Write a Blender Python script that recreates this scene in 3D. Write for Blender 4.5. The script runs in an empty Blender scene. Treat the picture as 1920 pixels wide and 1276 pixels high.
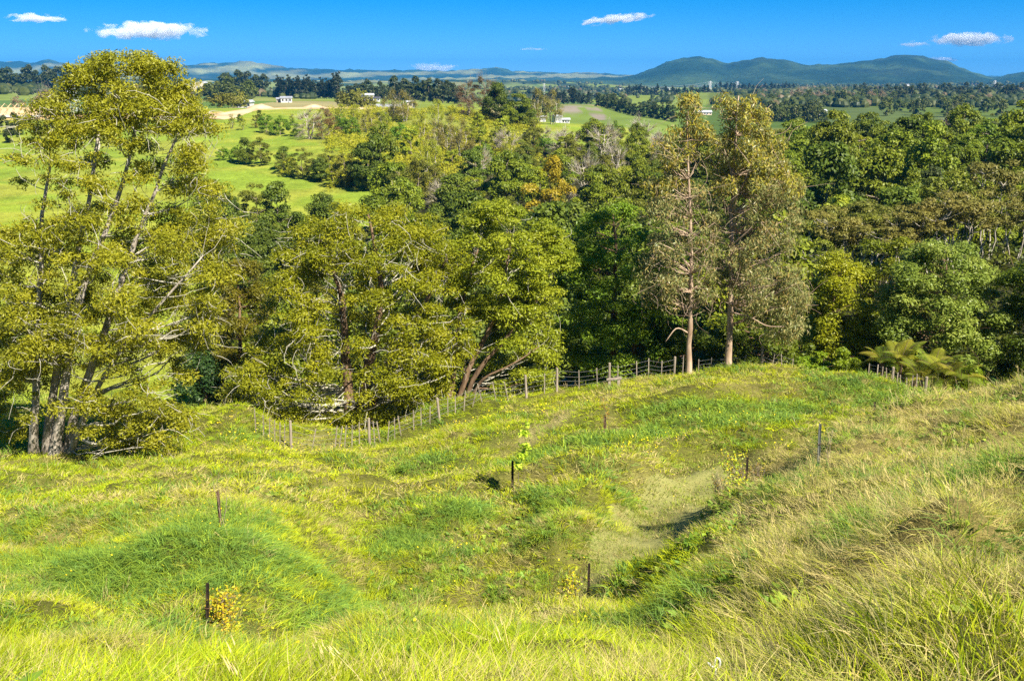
import bpy, math, random, re
import numpy as np
from mathutils import Vector, Matrix
random.seed(7)
RNG = np.random.default_rng(11)
sc = bpy.context.scene
col = sc.collection
R = math.radians

# ------------------------------------------------------------------ camera, sky, sun, exposure
F, TH = 1900.0, math.atan((638 - 135) / 1900.0)
CT, ST = math.cos(TH), math.sin(TH)
cam = bpy.data.cameras.new('camera'); cam.sensor_width = 36; cam.lens = 36 * F / 1920
cam.clip_start = 0.1; cam.clip_end = 60000
camo = bpy.data.objects.new('camera', cam); col.objects.link(camo)
camo.location = (0, 0, 0); camo.rotation_euler = (math.pi / 2 - TH, 0, 0)
sc.camera = camo
SUN_AZ, SUN_EL = R(40), R(45)          # azimuth measured from straight behind the camera towards the right
HAZE = 6.3e-5
sd = Vector((math.sin(SUN_AZ) * math.cos(SUN_EL), -math.cos(SUN_AZ) * math.cos(SUN_EL), math.sin(SUN_EL)))
w = bpy.data.worlds.new('World'); sc.world = w; w.use_nodes = True
wn, wl = w.node_tree.nodes, w.node_tree.links
wn.clear()
sky = wn.new('ShaderNodeTexSky'); sky.sky_type = 'NISHITA'; sky.sun_disc = False
sky.sun_elevation = SUN_EL; sky.sun_rotation = math.pi - SUN_AZ
sky.altitude = 0; sky.air_density = 0.3; sky.dust_density = 0.0; sky.ozone_density = 10.0
hs = wn.new('ShaderNodeHueSaturation'); hs.inputs['Saturation'].default_value = 1.56
gm = wn.new('ShaderNodeGamma'); gm.inputs['Gamma'].default_value = 0.6
bg = wn.new('ShaderNodeBackground'); bg.inputs['Strength'].default_value = 0.135
wo = wn.new('ShaderNodeOutputWorld')
wl.new(sky.outputs[0], gm.inputs['Color']); wl.new(gm.outputs[0], hs.inputs['Color']); wl.new(hs.outputs[0], bg.inputs['Color']); wl.new(bg.outputs[0], wo.inputs['Surface'])
sun = bpy.data.lights.new('sun', 'SUN'); sun.energy = 5.0; sun.angle = R(0.5); sun.color = (1.0, 0.93, 0.80)
so = bpy.data.objects.new('sun', sun); col.objects.link(so)
so.rotation_euler = sd.to_track_quat('Z', 'Y').to_euler()
sc.view_settings.view_transform = 'Standard'; sc.view_settings.look = 'None'
sc.view_settings.exposure = 1.3; sc.view_settings.gamma = 1.0; sc.view_settings.use_curve_mapping = False
sc.render.engine = 'CYCLES'
sc.cycles.max_bounces = 6; sc.cycles.diffuse_bounces = 3; sc.cycles.transmission_bounces = 3
sc.cycles.glossy_bounces = 2; sc.cycles.transparent_max_bounces = 6; sc.cycles.volume_bounces = 4
sc.cycles.use_denoising = False
sc.render.film_transparent = False

# ------------------------------------------------------------------ helpers
def unproj(px, py, Y):
    u, v = (px - 960) / F, (638 - py) / F
    k = CT + v * ST
    return np.array([u / k * Y, Y, (v * CT - ST) / k * Y])
def proj(p):
    d = p[..., 1] * CT - p[..., 2] * ST
    return 960 + F * p[..., 0] / d, 638 - F * (p[..., 1] * ST + p[..., 2] * CT) / d
def t_of(py):
    v = (638 - np.asarray(py, float)) / F
    return (v * CT - ST) / (CT + v * ST)
def vn(x, y, seed=0):
    xi = np.floor(x).astype(np.int64); yi = np.floor(y).astype(np.int64)
    fx = x - xi; fy = y - yi
    fx = fx * fx * (3 - 2 * fx); fy = fy * fy * (3 - 2 * fy)
    def h(a, b):
        n = (a * 374761393 + b * 668265263 + seed * 974711) & 0xffffffff
        n = ((n ^ (n >> 13)) * 1274126177) & 0xffffffff
        n = ((n ^ (n >> 15)) * 2246822519) & 0xffffffff
        return (n & 0xffff) / 65535.0
    a = h(xi, yi) * (1 - fx) + h(xi + 1, yi) * fx
    b = h(xi, yi + 1) * (1 - fx) + h(xi + 1, yi + 1) * fx
    return a * (1 - fy) + b * fy
def fbm(x, y, o=3, seed=0):
    s = 0; a = .5; t = 0
    for i in range(o):
        s = s + a * vn(x * 2 ** i + 17.3 * i, y * 2 ** i - 9.1 * i, seed + i); t += a; a *= .5
    return s / t
def pchip(xs, ys, q):
    xs = np.asarray(xs, float); ys = np.asarray(ys, float)
    h = np.diff(xs); d = np.diff(ys) / h
    m = np.zeros_like(xs); m[0] = d[0]; m[-1] = d[-1]
    for i in range(1, len(xs) - 1):
        if d[i - 1] * d[i] > 0:
            w1, w2 = 2 * h[i] + h[i - 1], h[i] + 2 * h[i - 1]
            m[i] = (w1 + w2) / (w1 / d[i - 1] + w2 / d[i])
    q = np.clip(q, xs[0], xs[-1])
    i = np.clip(np.searchsorted(xs, q) - 1, 0, len(h) - 1)
    t = (q - xs[i]) / h[i]
    return ((2 * t ** 3 - 3 * t ** 2 + 1) * ys[i] + (t ** 3 - 2 * t ** 2 + t) * h[i] * m[i]
            + (-2 * t ** 3 + 3 * t ** 2) * ys[i + 1] + (t ** 3 - t ** 2) * h[i] * m[i + 1])
def sstep(a, b, x):
    t = np.clip((x - a) / (b - a), 0, 1); return t * t * (3 - 2 * t)

# ------------------------------------------------------------------ lie of the land: height by bearing and distance
NEAR0 = [(.9, -1.7), (3, -2.35)]
FAR0 = [(2500, -45), (5000, -60), (8000, -60), (16000, -60)]
COLS = {
 0: [(7, -4.6), (14, -8.8), (20, -10.9), (26, -12.6), (32, -14), (38, -15.3), (46, -16.8), (60, -20), (80, -25), (95, -26), (130, -26), (200, -27), (300, -25), (380, -21), (420, -17.5), (470, -18), (700, -30), (900, -27), (1300, -20), (1600, -22)],
 240: [(7, -4.6), (14, -8.7), (17, -9.8), (20, -10.4), (26, -12.3), (32, -13.9), (38, -15.3), (46, -16.8), (60, -20), (80, -25), (95, -27), (130, -27), (200, -27.5), (300, -25), (380, -21), (430, -16.5), (500, -18), (700, -30), (900, -28), (1300, -24), (1600, -25)],
 430: [(7, -4.6), (14, -8.7), (15.5, -9.2), (18, -9.5), (22, -10.4), (27, -12.2), (33, -13.9), (38, -15.1), (42, -15.8), (46, -15.7), (50, -17), (56, -20), (70, -25), (95, -29), (130, -30), (200, -29.5), (230, -28.6), (270, -25.9), (300, -23.5), (340, -21), (400, -18), (450, -15.8), (520, -17.5), (620, -21), (720, -20.5), (900, -24), (1200, -28), (1600, -30)],
 560: [(7, -4.6), (14, -8.6), (16, -9.4), (18, -10.2), (22, -11.2), (27, -12.6), (33, -14.1), (38, -15.4), (43, -16.6), (46, -17.4), (50, -18), (56, -20), (70, -25), (95, -29), (130, -31), (200, -30), (230, -28.6), (260, -26.6), (300, -22.6), (340, -20.5), (400, -17), (445, -15), (520, -17.5), (620, -21), (720, -20.5), (900, -24), (1200, -29), (1600, -34)],
 700: [(7, -4.6), (10, -6.4), (13, -7.9), (16, -9.3), (19, -11.3), (22, -12.2), (26, -13.1), (30, -13.6), (36, -14.9), (42, -16.2), (47, -17.7), (50, -18), (55, -19.5), (70, -25), (95, -30), (130, -31), (170, -31), (220, -29), (250, -27.3), (300, -22), (350, -20), (400, -17), (440, -14.6), (520, -18), (620, -24), (800, -22), (1000, -26), (1500, -36)],
 840: [(7, -4.6), (10, -6.4), (13, -7.9), (16, -9.5), (19, -11.2), (22, -12.1), (26, -12.8), (30, -13.3), (36, -14.6), (42, -15.7), (48, -16.9), (51, -17.2), (55, -18.6), (70, -24.5), (95, -30), (130, -31), (170, -31), (220, -29), (280, -24.5), (350, -20), (400, -16.5), (430, -15), (520, -19), (620, -26), (800, -25), (1000, -28), (1500, -38)],
 960: [(7, -4.6), (10, -6.4), (13, -8), (16, -9.6), (18, -10.7), (20, -11.3), (22, -11.9), (26, -12.3), (30, -12.85), (36, -14.3), (42, -15.3), (48, -16.2), (51, -16.6), (56, -18), (70, -24), (95, -30), (130, -31), (170, -31), (220, -28.5), (280, -25.5), (340, -22), (400, -19), (450, -20), (600, -30), (800, -36), (900, -28), (1000, -31), (1500, -40)],
 1090: [(7, -4.6), (10, -6.3), (13, -7.9), (16, -9.4), (18, -10.5), (20.5, -11.4), (23, -11.7), (26, -11.8), (30, -12.4), (36, -13.8), (42, -14.9), (47, -15.7), (51, -16.4), (56, -18), (70, -24), (95, -30), (130, -31), (170, -31), (220, -28.5), (280, -25.5), (340, -23), (400, -20), (450, -22), (600, -32), (800, -36), (900, -28), (1000, -31), (1500, -40)],
 1200: [(7, -4.6), (10, -6.3), (13, -7.8), (16, -9.1), (18, -10), (20, -10.6), (23, -11.6), (26, -12.4), (29, -12.9), (31, -12.6), (35, -13.3), (40, -14.4), (44, -14.8), (50, -15.5), (52, -15.8), (57, -18), (70, -24), (95, -29), (130, -31), (170, -30), (220, -28), (280, -26), (340, -24), (400, -22), (600, -34), (900, -36), (1500, -40)],
 1300: [(7, -4.5), (10, -6), (13, -7.3), (16, -8.4), (19, -9.3), (20.3, -10.7), (23, -11.3), (27, -12.2), (31, -12.9), (33, -13), (36, -13.3), (42, -14), (47, -14.6), (51, -15.3), (54, -16.3), (60, -19), (75, -24), (95, -28), (130, -29), (170, -28), (220, -27), (280, -27), (350, -30), (450, -38), (700, -42), (900, -36), (1500, -38)],
 1440: [(7, -4.3), (10, -5.5), (13, -6.6), (17, -8), (21, -9.2), (24, -10), (25.8, -11.6), (30, -12.6), (34, -13), (37, -13), (42, -13.9), (47, -14.2), (50, -14.6), (53, -15.6), (60, -18.5), (75, -20), (95, -21), (130, -26), (170, -24.5), (220, -22), (280, -26), (350, -33), (450, -38), (560, -36), (700, -37), (900, -36), (1300, -34), (2000, -40)],
 1600: [(5, -3.1), (7, -4), (10, -5.1), (14, -6.5), (18, -7.6), (22, -8.7), (26, -9.6), (29, -10.2), (31, -11.5), (35, -13), (40, -13.5), (45, -13.9), (48, -14.6), (55, -17), (70, -18), (90, -17.5), (110, -20), (140, -25), (170, -23.5), (200, -20), (230, -20), (300, -30), (450, -38), (560, -36), (700, -37), (900, -36), (1300, -34), (2000, -40)],
 1760: [(5, -2.9), (7, -3.6), (10, -4.7), (14, -6.1), (18, -7.4), (22, -8.5), (26, -9.3), (30, -10), (33, -10.8), (38, -13), (43, -13.9), (50, -16), (65, -17.5), (90, -17), (110, -19.5), (140, -24), (170, -22), (200, -18.5), (230, -19), (300, -30), (450, -38), (560, -36), (700, -37), (900, -36), (1300, -34), (2000, -40)],
 1920: [(5, -2.9), (7, -3.7), (10, -4.7), (14, -5.9), (18, -7), (22, -7.9), (26, -8.7), (29, -9.4), (33, -10.8), (40, -14), (50, -16.5), (65, -17.5), (90, -17), (140, -22), (170, -19), (200, -16), (230, -17), (300, -28), (450, -38), (560, -36), (700, -37), (900, -36), (1300, -34), (2000, -40)],
 2300: [(5, -2.4), (7, -2.9), (10, -3.4), (14, -4.4), (22, -6.4), (30, -8.6), (40, -13), (50, -16), (90, -16), (140, -20), (200, -14), (300, -26), (450, -42), (1000, -55), (1500, -45)],
}
COLS[-500] = COLS[0]; COLS[2900] = COLS[2300]
CPX = np.array(sorted(COLS), float)
CTAB = []
for c in sorted(COLS):
    rows = NEAR0 + COLS[c] + FAR0
    CTAB.append((np.log([r[0] for r in rows]), np.array([r[1] for r in rows])))
LG = np.linspace(math.log(.9), math.log(17500), 1500)
ZT = np.stack([pchip(a, b, LG) for a, b in CTAB])
_D = np.diff(ZT, axis=0) / np.diff(CPX)[:, None]
MT = np.zeros_like(ZT); MT[1:-1] = np.where(_D[:-1] * _D[1:] > 0, 2 * _D[:-1] * _D[1:] / np.where(_D[:-1] + _D[1:] == 0, 1, _D[:-1] + _D[1:]), 0)
GL = np.log([3, 7, 20, 50, 150, 400, 2000, 16000]); GV = np.array([.84, .885, .925, .957, .987, 1.018, 1.031, 1.034])
RIDGE = [(-3000, 160), (760, 160), (850, 156), (900, 152), (960, 151), (1010, 153), (1080, 151), (1160, 148), (1190, 143), (1220, 131), (1250, 119), (1280, 110), (1310, 107), (1335, 110), (1352, 118), (1365, 121), (1385, 116), (1405, 110), (1430, 108), (1455, 111), (1480, 113), (1500, 121), (1530, 123), (1560, 122), (1590, 117), (1620, 115), (1650, 112), (1675, 107), (1700, 104), (1725, 107), (1750, 113), (1775, 118), (1800, 129), (1830, 142), (1858, 149), (1872, 150), (1890, 143), (1920, 137), (2000, 130), (2200, 125), (2500, 140), (3500, 150)]
RIDGE2 = [(-3000, 125), (0, 117), (30, 114), (60, 119), (95, 113), (130, 121), (200, 124), (260, 124), (310, 122), (360, 121), (400, 118), (440, 118), (470, 115), (500, 121), (530, 126), (570, 129), (620, 131), (700, 132), (780, 132), (830, 134), (870, 133), (905, 129), (930, 127), (960, 134), (1020, 138), (1060, 139), (1090, 137), (1120, 139), (1160, 142), (1200, 141), (1300, 139), (1840, 147), (1880, 148), (3500, 145)]
def pxof(x, y):
    yy = np.maximum(y, .9)
    return 960 + F * (x / yy) * np.interp(np.log(yy), GL, GV)
def H0(x, y):
    x = np.asarray(x, float); y = np.maximum(np.asarray(y, float), .9)
    L = np.log(y); px = np.clip(pxof(x, y), CPX[0], CPX[-1])
    i = np.clip(np.searchsorted(CPX, px) - 1, 0, len(CPX) - 2)
    h = (CPX[i + 1] - CPX[i]); t = (px - CPX[i]) / h
    q = np.clip((L - LG[0]) / (LG[1] - LG[0]), 0, len(LG) - 1.001); j = q.astype(int); f = q - j
    g = lambda A, k: A[k, j] * (1 - f) + A[k, j + 1] * f
    z = ((2 * t ** 3 - 3 * t ** 2 + 1) * g(ZT, i) + (t ** 3 - 2 * t ** 2 + t) * h * g(MT, i)
         + (-2 * t ** 3 + 3 * t ** 2) * g(ZT, i + 1) + (t ** 3 - t ** 2) * h * g(MT, i + 1))
    # far ranges of hills
    r1 = np.interp(px, [p for p, _ in RIDGE], [q for _, q in RIDGE]); r2 = np.interp(px, [p for p, _ in RIDGE2], [q for _, q in RIDGE2])
    b1 = sstep(4300, 7000, y) * (1 - sstep(7000, 8600, y)); b2 = sstep(8600, 11000, y) * (1 - sstep(11000, 13000, y))
    on1 = sstep(760, 880, px)
    z = z + np.maximum(t_of(r1) * y - z, 0) * b1 * on1
    z = z + np.maximum(t_of(r2) * y - z, 0) * b2
    return z
def rough(x, y):
    d = np.hypot(x, y)
    n = (fbm(x / .8, y / .8, 2, 3) - .5) * .42 * (1 - sstep(60, 160, d)) * sstep(3, 7, d)
    n = n + (fbm(x / 3.2, y / 3.2, 2, 5) - .5) * 1.1 * (1 - sstep(70, 200, d)) * sstep(4, 10, d)
    n = n + (fbm(x / 22, y / 22, 2, 8) - .5) * 2.0 * sstep(70, 130, d) * (1 - sstep(350, 400, d)) * .6
    n = n + (fbm(x / 170, y / 170, 3, 9) - .5) * 22 * sstep(1100, 1800, d) + (fbm(x / 60, y / 200, 2, 14) - .5) * 34 * sstep(4500, 6000, d)
    n = n + (fbm(x / 900, y / 900, 3, 12) - .5) * 55 * sstep(2600, 4200, d) * (1 - .45 * sstep(5500, 6500, d))
    return n
PATH = [(1010, 19.6), (1080, 20.3), (1145, 21.2), (1195, 22.6), (1225, 24.6), (1242, 26.6), (1270, 28.8), (1315, 31.0), (1370, 33.0)]
TRACK = [(990, 40), (1020, 42), (1050, 43.5), (1090, 45.5), (1130, 47)]
BUMPS = []
def H(x, y):
    z = H0(x, y) + rough(x, y)
    for bx, by, rx, ry, h in BUMPS: z = z + h * np.exp(-((x - bx) / rx) ** 2 - ((y - by) / ry) ** 2)
    return z
def gp(px, Y, rough_=True):
    s = (px - 960) / (F * np.interp(math.log(Y), GL, GV))
    f = H if rough_ else H0
    for _ in range(3):
        z = float(f(np.array([s * Y]), np.array([Y]))[0])
        v = math.tan(math.atan(z / Y) + TH)
        s = (px - 960) / (F * (CT + v * ST))
    return np.array([s * Y, Y, float(f(np.array([s * Y]), np.array([Y]))[0])])
def polydist(x, y, pts):
    best = np.full(np.shape(x), 1e9); 
    for a, b in zip(pts[:-1], pts[1:]):
        d = b - a; t = np.clip(((x - a[0]) * d[0] + (y - a[1]) * d[1]) / (d @ d), 0, 1)
        best = np.minimum(best, np.hypot(x - a[0] - t * d[0], y - a[1] - t * d[1]))
    return best
for px_, Y_, rx_, ry_, h_ in [(1945, 12.2, .8, 1.0, .9), (1850, 12.6, .7, .9, -.25), (1330, 26.2, .5, .8, .0), (1375, 26.0, .7, 1.6, .75), (1345, 23.8, .6, .8, .5), (1260, 11.4, .5, .5, -.3), (1300, 11.3, .5, .5, .25), (330, 19.0, 1.4, .8, .5), (560, 19.5, 1.2, .8, .45), (150, 20.0, 1.5, .8, .5), (1770, 9, .8, .6, .35), (840, 28, 1.0, .8, .4), (1100, 36, 2.2, .8, .5), (1290, 38, 1.8, .7, .4), (1640, 41.5, 1.6, .9, -.9), (1330, 44.0, 4.5, .6, .35), (1480, 44.5, 3.5, .6, .35), (1150, 34.5, 3.0, .6, .45), (1330, 35.5, 3.0, .6, .4), (1240, 40.5, 4, .7, -.35), (1020, 31.5, 1.8, .6, .35), (700, 33, 3, .7, .35), (520, 30, 3, .7, .3), (1500, 39.5, 2.0, .8, -.5), (1060, 24.5, .8, 1.2, .4), (900, 22.5, 1.2, .7, .35)]:
    q_ = gp(px_, Y_, False); BUMPS.append((q_[0], q_[1], rx_, ry_, h_))
PATHW = np.array([gp(p, Y, False)[:2] for p, Y in PATH]); TRACKW = np.array([gp(p, Y, False)[:2] for p, Y in TRACK])

BANKW = np.array([gp(p, Y, False)[:2] for p, Y in [(1296, 24.6), (1315, 26.2), (1345, 28.0), (1385, 29.6), (1425, 30.8)]])
def bank(x, y): return (1 - sstep(.3, .75, polydist(x, y, BANKW) + .5 * (fbm(x / .8, y / .8, 2, 13) - .5)))
# ------------------------------------------------------------------ mesh helpers
def make_mesh(name, V, faces, colors=None, smooth=False):
    """faces: int array n x 3 or n x 4, or a list of such arrays"""
    me = bpy.data.meshes.new(name)
    fl = faces if isinstance(faces, list) else [faces]
    fl = [np.asarray(f, np.int32) for f in fl if len(f)]
    V = np.asarray(V, np.float32)
    me.vertices.add(len(V)); me.vertices.foreach_set('co', V.ravel())
    nl = sum(f.size for f in fl); npoly = sum(len(f) for f in fl)
    me.loops.add(nl); me.loops.foreach_set('vertex_index', np.concatenate([f.ravel() for f in fl]))
    me.polygons.add(npoly)
    tot = np.concatenate([np.full(len(f), f.shape[1], np.int32) for f in fl])
    st = np.concatenate([[0], np.cumsum(tot)[:-1]]).astype(np.int32)
    me.polygons.foreach_set('loop_start', st); me.polygons.foreach_set('loop_total', tot)
    me.polygons.foreach_set('use_smooth', np.full(npoly, smooth))
    if colors is not None:
        ca = me.color_attributes.new('Col', 'FLOAT_COLOR', 'POINT')
        c = np.ones((len(V), 4), np.float32); c[:, :3] = colors
        ca.data.foreach_set('color', c.ravel())
    me.update(calc_edges=True); me.validate()
    return me
class MB:
    def __init__(s): s.V = []; s.Q = []; s.T = []; s.n = 0
    def add(s, V, Q=None, T=None):
        V = np.asarray(V, float).reshape(-1, 3)
        if Q is not None and len(Q): s.Q.append(np.asarray(Q) + s.n)
        if T is not None and len(T): s.T.append(np.asarray(T) + s.n)
        s.V.append(V); s.n += len(V)
    def box(s, c, size, rz=0, M=None):
        x, y, z = np.array(size) / 2
        V = np.array([[-x, -y, -z], [x, -y, -z], [x, y, -z], [-x, y, -z], [-x, -y, z], [x, -y, z], [x, y, z], [-x, y, z]])
        if rz: V = V @ np.array([[math.cos(rz), math.sin(rz), 0], [-math.sin(rz), math.cos(rz), 0], [0, 0, 1]])
        if M is not None: V = V @ np.array(M).T
        s.add(V + np.array(c), [[0, 3, 2, 1], [4, 5, 6, 7], [0, 1, 5, 4], [1, 2, 6, 5], [2, 3, 7, 6], [3, 0, 4, 7]])
    def tube(s, P, rad, k=6, cap=True):
        P = np.asarray(P, float); n = len(P); rad = np.broadcast_to(rad, n)
        T = np.gradient(P, axis=0); T /= np.linalg.norm(T, axis=1)[:, None] + 1e-9
        up = np.array([0, 0, 1.]) if abs(T[0][2]) < .9 else np.array([1., 0, 0])
        A = np.cross(T, up); A /= np.linalg.norm(A, axis=1)[:, None] + 1e-9
        B = np.cross(T, A)
        a = np.arange(k) * 2 * math.pi / k
        V = P[:, None] + rad[:, None, None] * (np.cos(a)[None, :, None] * A[:, None] + np.sin(a)[None, :, None] * B[:, None])
        i = np.arange(n - 1)[:, None] * k; j = np.arange(k)[None]; j2 = (j + 1) % k
        Q = np.stack([i + j, i + j2, i + k + j2, i + k + j], -1).reshape(-1, 4)
        V = V.reshape(-1, 3); T3 = None
        if cap:
            V = np.vstack([V, P[-1:] + T[-1:] * rad[-1] * .4]); top = (n - 1) * k
            T3 = [[top + q, top + (q + 1) % k, n * k] for q in range(k)]
        s.add(V, Q, T3)
    def mesh(s, name, colors=None, smooth=False):
        fs = []
        if s.Q: fs.append(np.vstack(s.Q))
        if s.T: fs.append(np.vstack(s.T))
        return make_mesh(name, np.vstack(s.V), fs, colors, smooth)
    def build(s, name, mat, parent=None, smooth=False, loc=None):
        o = bpy.data.objects.new(name, s.mesh(name, None, smooth)); col.objects.link(o)
        o.data.materials.append(mat)
        if parent is not None: o.parent = parent
        if loc is not None: o.location = loc
        return o
def link_mesh(name, me, mat, parent=None, loc=None):
    o = bpy.data.objects.new(name, me); col.objects.link(o)
    if mat is not None and len(me.materials) == 0: me.materials.append(mat)
    if parent is not None: o.parent = parent
    if loc is not None: o.location = loc
    return o
def tag(o, label=None, cat=None, group=None, kind=None):
    if label: o['label'] = label
    if cat: o['category'] = cat
    if group: o['group'] = group
    if kind: o['kind'] = kind
    return o
def empty(name, loc=(0, 0, 0), rz=0):
    o = bpy.data.objects.new(name, None); col.objects.link(o); o.location = loc; o.rotation_euler = (0, 0, rz)
    o.empty_display_size = .3
    return o
def copy_tree(o, parent=None):
    c = o.copy(); col.objects.link(c)
    if parent is not None: c.parent = parent
    for ch in o.children: copy_tree(ch, c)
    return c

# ------------------------------------------------------------------ materials
def new_mat(name):
    m = bpy.data.materials.new(name); m.use_nodes = True
    n, l = m.node_tree.nodes, m.node_tree.links
    n.clear(); o = n.new('ShaderNodeOutputMaterial'); return m, n, l, o
def leaf_mat(name, transl=.3, rough=.55, hue=.02, val=.25, spec=.25, tint=(1, 1, 1), inst=False):
    m, n, l, o = new_mat(name)
    a = n.new('ShaderNodeAttribute'); a.attribute_name = 'tcol' if inst else 'Col'
    if inst: a.attribute_type = 'INSTANCER'
    src = a.outputs['Color']
    if inst:      # blades within a tuft differ
        b = n.new('ShaderNodeAttribute'); b.attribute_name = 'Col'
        mx = n.new('ShaderNodeMix'); mx.data_type = 'RGBA'; mx.blend_type = 'MULTIPLY'; mx.inputs['Factor'].default_value = 1
        l.new(src, mx.inputs['A']); l.new(b.outputs['Color'], mx.inputs['B']); src = mx.outputs['Result']
    else:
        oi = n.new('ShaderNodeObjectInfo')
        mr = n.new('ShaderNodeMapRange'); mr.inputs['To Min'].default_value = 1 - val; mr.inputs['To Max'].default_value = 1 + val
        mh = n.new('ShaderNodeMath'); mh.operation = 'MULTIPLY_ADD'; mh.inputs[1].default_value = 2 * hue; mh.inputs[2].default_value = .5 - hue
        wn_ = n.new('ShaderNodeTexWhiteNoise'); wn_.noise_dimensions = '1D'
        l.new(oi.outputs['Random'], wn_.inputs['W']); l.new(wn_.outputs['Value'], mh.inputs[0])
        l.new(oi.outputs['Random'], mr.inputs['Value'])
        hv = n.new('ShaderNodeHueSaturation')
        l.new(mh.outputs[0], hv.inputs['Hue']); l.new(mr.outputs[0], hv.inputs['Value']); l.new(src, hv.inputs['Color']); src = hv.outputs[0]
    if tint != (1, 1, 1):
        tx = n.new('ShaderNodeMix'); tx.data_type = 'RGBA'; tx.blend_type = 'MULTIPLY'; tx.inputs['Factor'].default_value = 1
        l.new(src, tx.inputs['A']); tx.inputs['B'].default_value = (*tint, 1); src = tx.outputs['Result']
    p = n.new('ShaderNodeBsdfPrincipled'); p.inputs['Roughness'].default_value = rough; p.inputs['Specular IOR Level'].default_value = spec
    t = n.new('ShaderNodeBsdfTranslucent'); mix = n.new('ShaderNodeMixShader'); mix.inputs[0].default_value = transl
    l.new(src, p.inputs['Base Color']); l.new(src, t.inputs['Color'])
    l.new(p.outputs[0], mix.inputs[1]); l.new(t.outputs[0], mix.inputs[2]); l.new(mix.outputs[0], o.inputs['Surface'])
    return m
def noise_mat(name, c1, c2, scale=6, rough=.85, stretch=(1, 1, 1), bump=.3, c3=None, spec=.2, detail=5):
    m, n, l, o = new_mat(name)
    tc = n.new('ShaderNodeTexCoord'); mp = n.new('ShaderNodeMapping'); mp.inputs['Scale'].default_value = stretch
    l.new(tc.outputs['Object'], mp.inputs['Vector'])
    nz = n.new('ShaderNodeTexNoise'); nz.inputs['Scale'].default_value = scale; nz.inputs['Detail'].default_value = detail; nz.inputs['Roughness'].default_value = .65 if detail < 8 else .82
    l.new(mp.outputs[0], nz.inputs['Vector'])
    cr = n.new('ShaderNodeValToRGB'); e = cr.color_ramp.elements
    e[0].position = .34; e[0].color = (*c1, 1); e[1].position = .66; e[1].color = (*c2, 1)
    if c3: x = cr.color_ramp.elements.new(.78); x.color = (*c3, 1)
    l.new(nz.outputs['Fac'], cr.inputs['Fac'])
    p = n.new('ShaderNodeBsdfPrincipled'); p.inputs['Roughness'].default_value = rough; p.inputs['Specular IOR Level'].default_value = spec
    l.new(cr.outputs[0], p.inputs['Base Color'])
    if bump:
        b = n.new('ShaderNodeBump'); b.inputs['Strength'].default_value = bump; b.inputs['Distance'].default_value = .05
        l.new(nz.outputs['Fac'], b.inputs['Height']); l.new(b.outputs[0], p.inputs['Normal'])
    l.new(p.outputs[0], o.inputs['Surface'])
    return m
def ground_mat(name, scales, amt=.5, bump=.4, bdist=.1):
    m, n, l, o = new_mat(name)
    a = n.new('ShaderNodeAttribute'); a.attribute_name = 'Col'
    g = n.new('ShaderNodeNewGeometry'); src = a.outputs['Color']; last = None
    for s in scales:
        nz = n.new('ShaderNodeTexNoise'); nz.inputs['Scale'].default_value = s; nz.inputs['Detail'].default_value = 6; nz.inputs['Roughness'].default_value = .7
        l.new(g.outputs['Position'], nz.inputs['Vector'])
        mr = n.new('ShaderNodeMapRange'); mr.inputs['From Min'].default_value = .25; mr.inputs['From Max'].default_value = .75
        mr.inputs['To Min'].default_value = 1 - amt; mr.inputs['To Max'].default_value = 1 + amt
        l.new(nz.outputs['Fac'], mr.inputs['Value'])
        vm = n.new('ShaderNodeVectorMath'); vm.operation = 'SCALE'
        l.new(src, vm.inputs[0]); l.new(mr.outputs[0], vm.inputs['Scale']); src = vm.outputs[0]; last = nz
    p = n.new('ShaderNodeBsdfPrincipled'); p.inputs['Roughness'].default_value = .95; p.inputs['Specular IOR Level'].default_value = .05
    l.new(src, p.inputs['Base Color'])
    b = n.new('ShaderNodeBump'); b.inputs['Strength'].default_value = bump; b.inputs['Distance'].default_value = bdist
    l.new(last.outputs['Fac'], b.inputs['Height']); l.new(b.outputs[0], p.inputs['Normal'])
    l.new(p.outputs[0], o.inputs['Surface'])
    return m
M = {}
M['ground'] = ground_mat('pasture', [.12, 1.1, 9, 45], .36, .7, .1)
M['farm'] = ground_mat('farm_pasture', [.004, .03], .22, .3, 2)
M['hill'] = ground_mat('hill_bush', [.004, .02], .35, 1.0, 25)
M['dirt'] = noise_mat('dirt_path', (.19, .20, .055), (.29, .27, .09), 5.5, .95, (1, 1, 1), 1.0, (.47, .38, .21), detail=12)
M['clay'] = noise_mat('clay', (.42, .27, .13), (.62, .46, .28), .15, .95, (1, 1, 1), .2)
M['grass'] = leaf_mat('grass_blade', .36, .55, inst=True, spec=.18)
M['leaf'] = leaf_mat('leaf', .26, .5, .009, .2, tint=(1.24, 1.16, .72))
M['leaf_near'] = leaf_mat('near_leaf', .38, .45, .008, .08, spec=.3, tint=(1.48, 1.45, .72))
M['leaf_gum'] = leaf_mat('gum_leaf', .3, .4, .01, .05, spec=.35, tint=(1.15, 1.15, 1.1))
M['bark_grey'] = noise_mat('lichen_grey_bark', (.22, .18, .14), (.52, .47, .39), 5, .9, (1, 1, .35), .6)
M['twig'] = noise_mat('pale_lichen_twig', (.34, .31, .23), (.55, .52, .42), 9, .9, (1, 1, .4), .3)
M['bark_red'] = noise_mat('red_brown_bark', (.09, .055, .035), (.26, .17, .10), 5, .9, (1, 1, .25), .6)
M['bark_gum'] = noise_mat('pale_gum_bark', (.24, .16, .10), (.50, .38, .27), 2.2, .8, (1, 1, .25), .5)
M['bark_mid'] = noise_mat('weathered_bark', (.12, .09, .06), (.30, .25, .18), 3, .9, (1, 1, .3), .3)
M['bark_pale'] = noise_mat('pale_bark', (.28, .24, .18), (.5, .45, .36), 3, .9, (1, 1, .3), .3)
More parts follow.
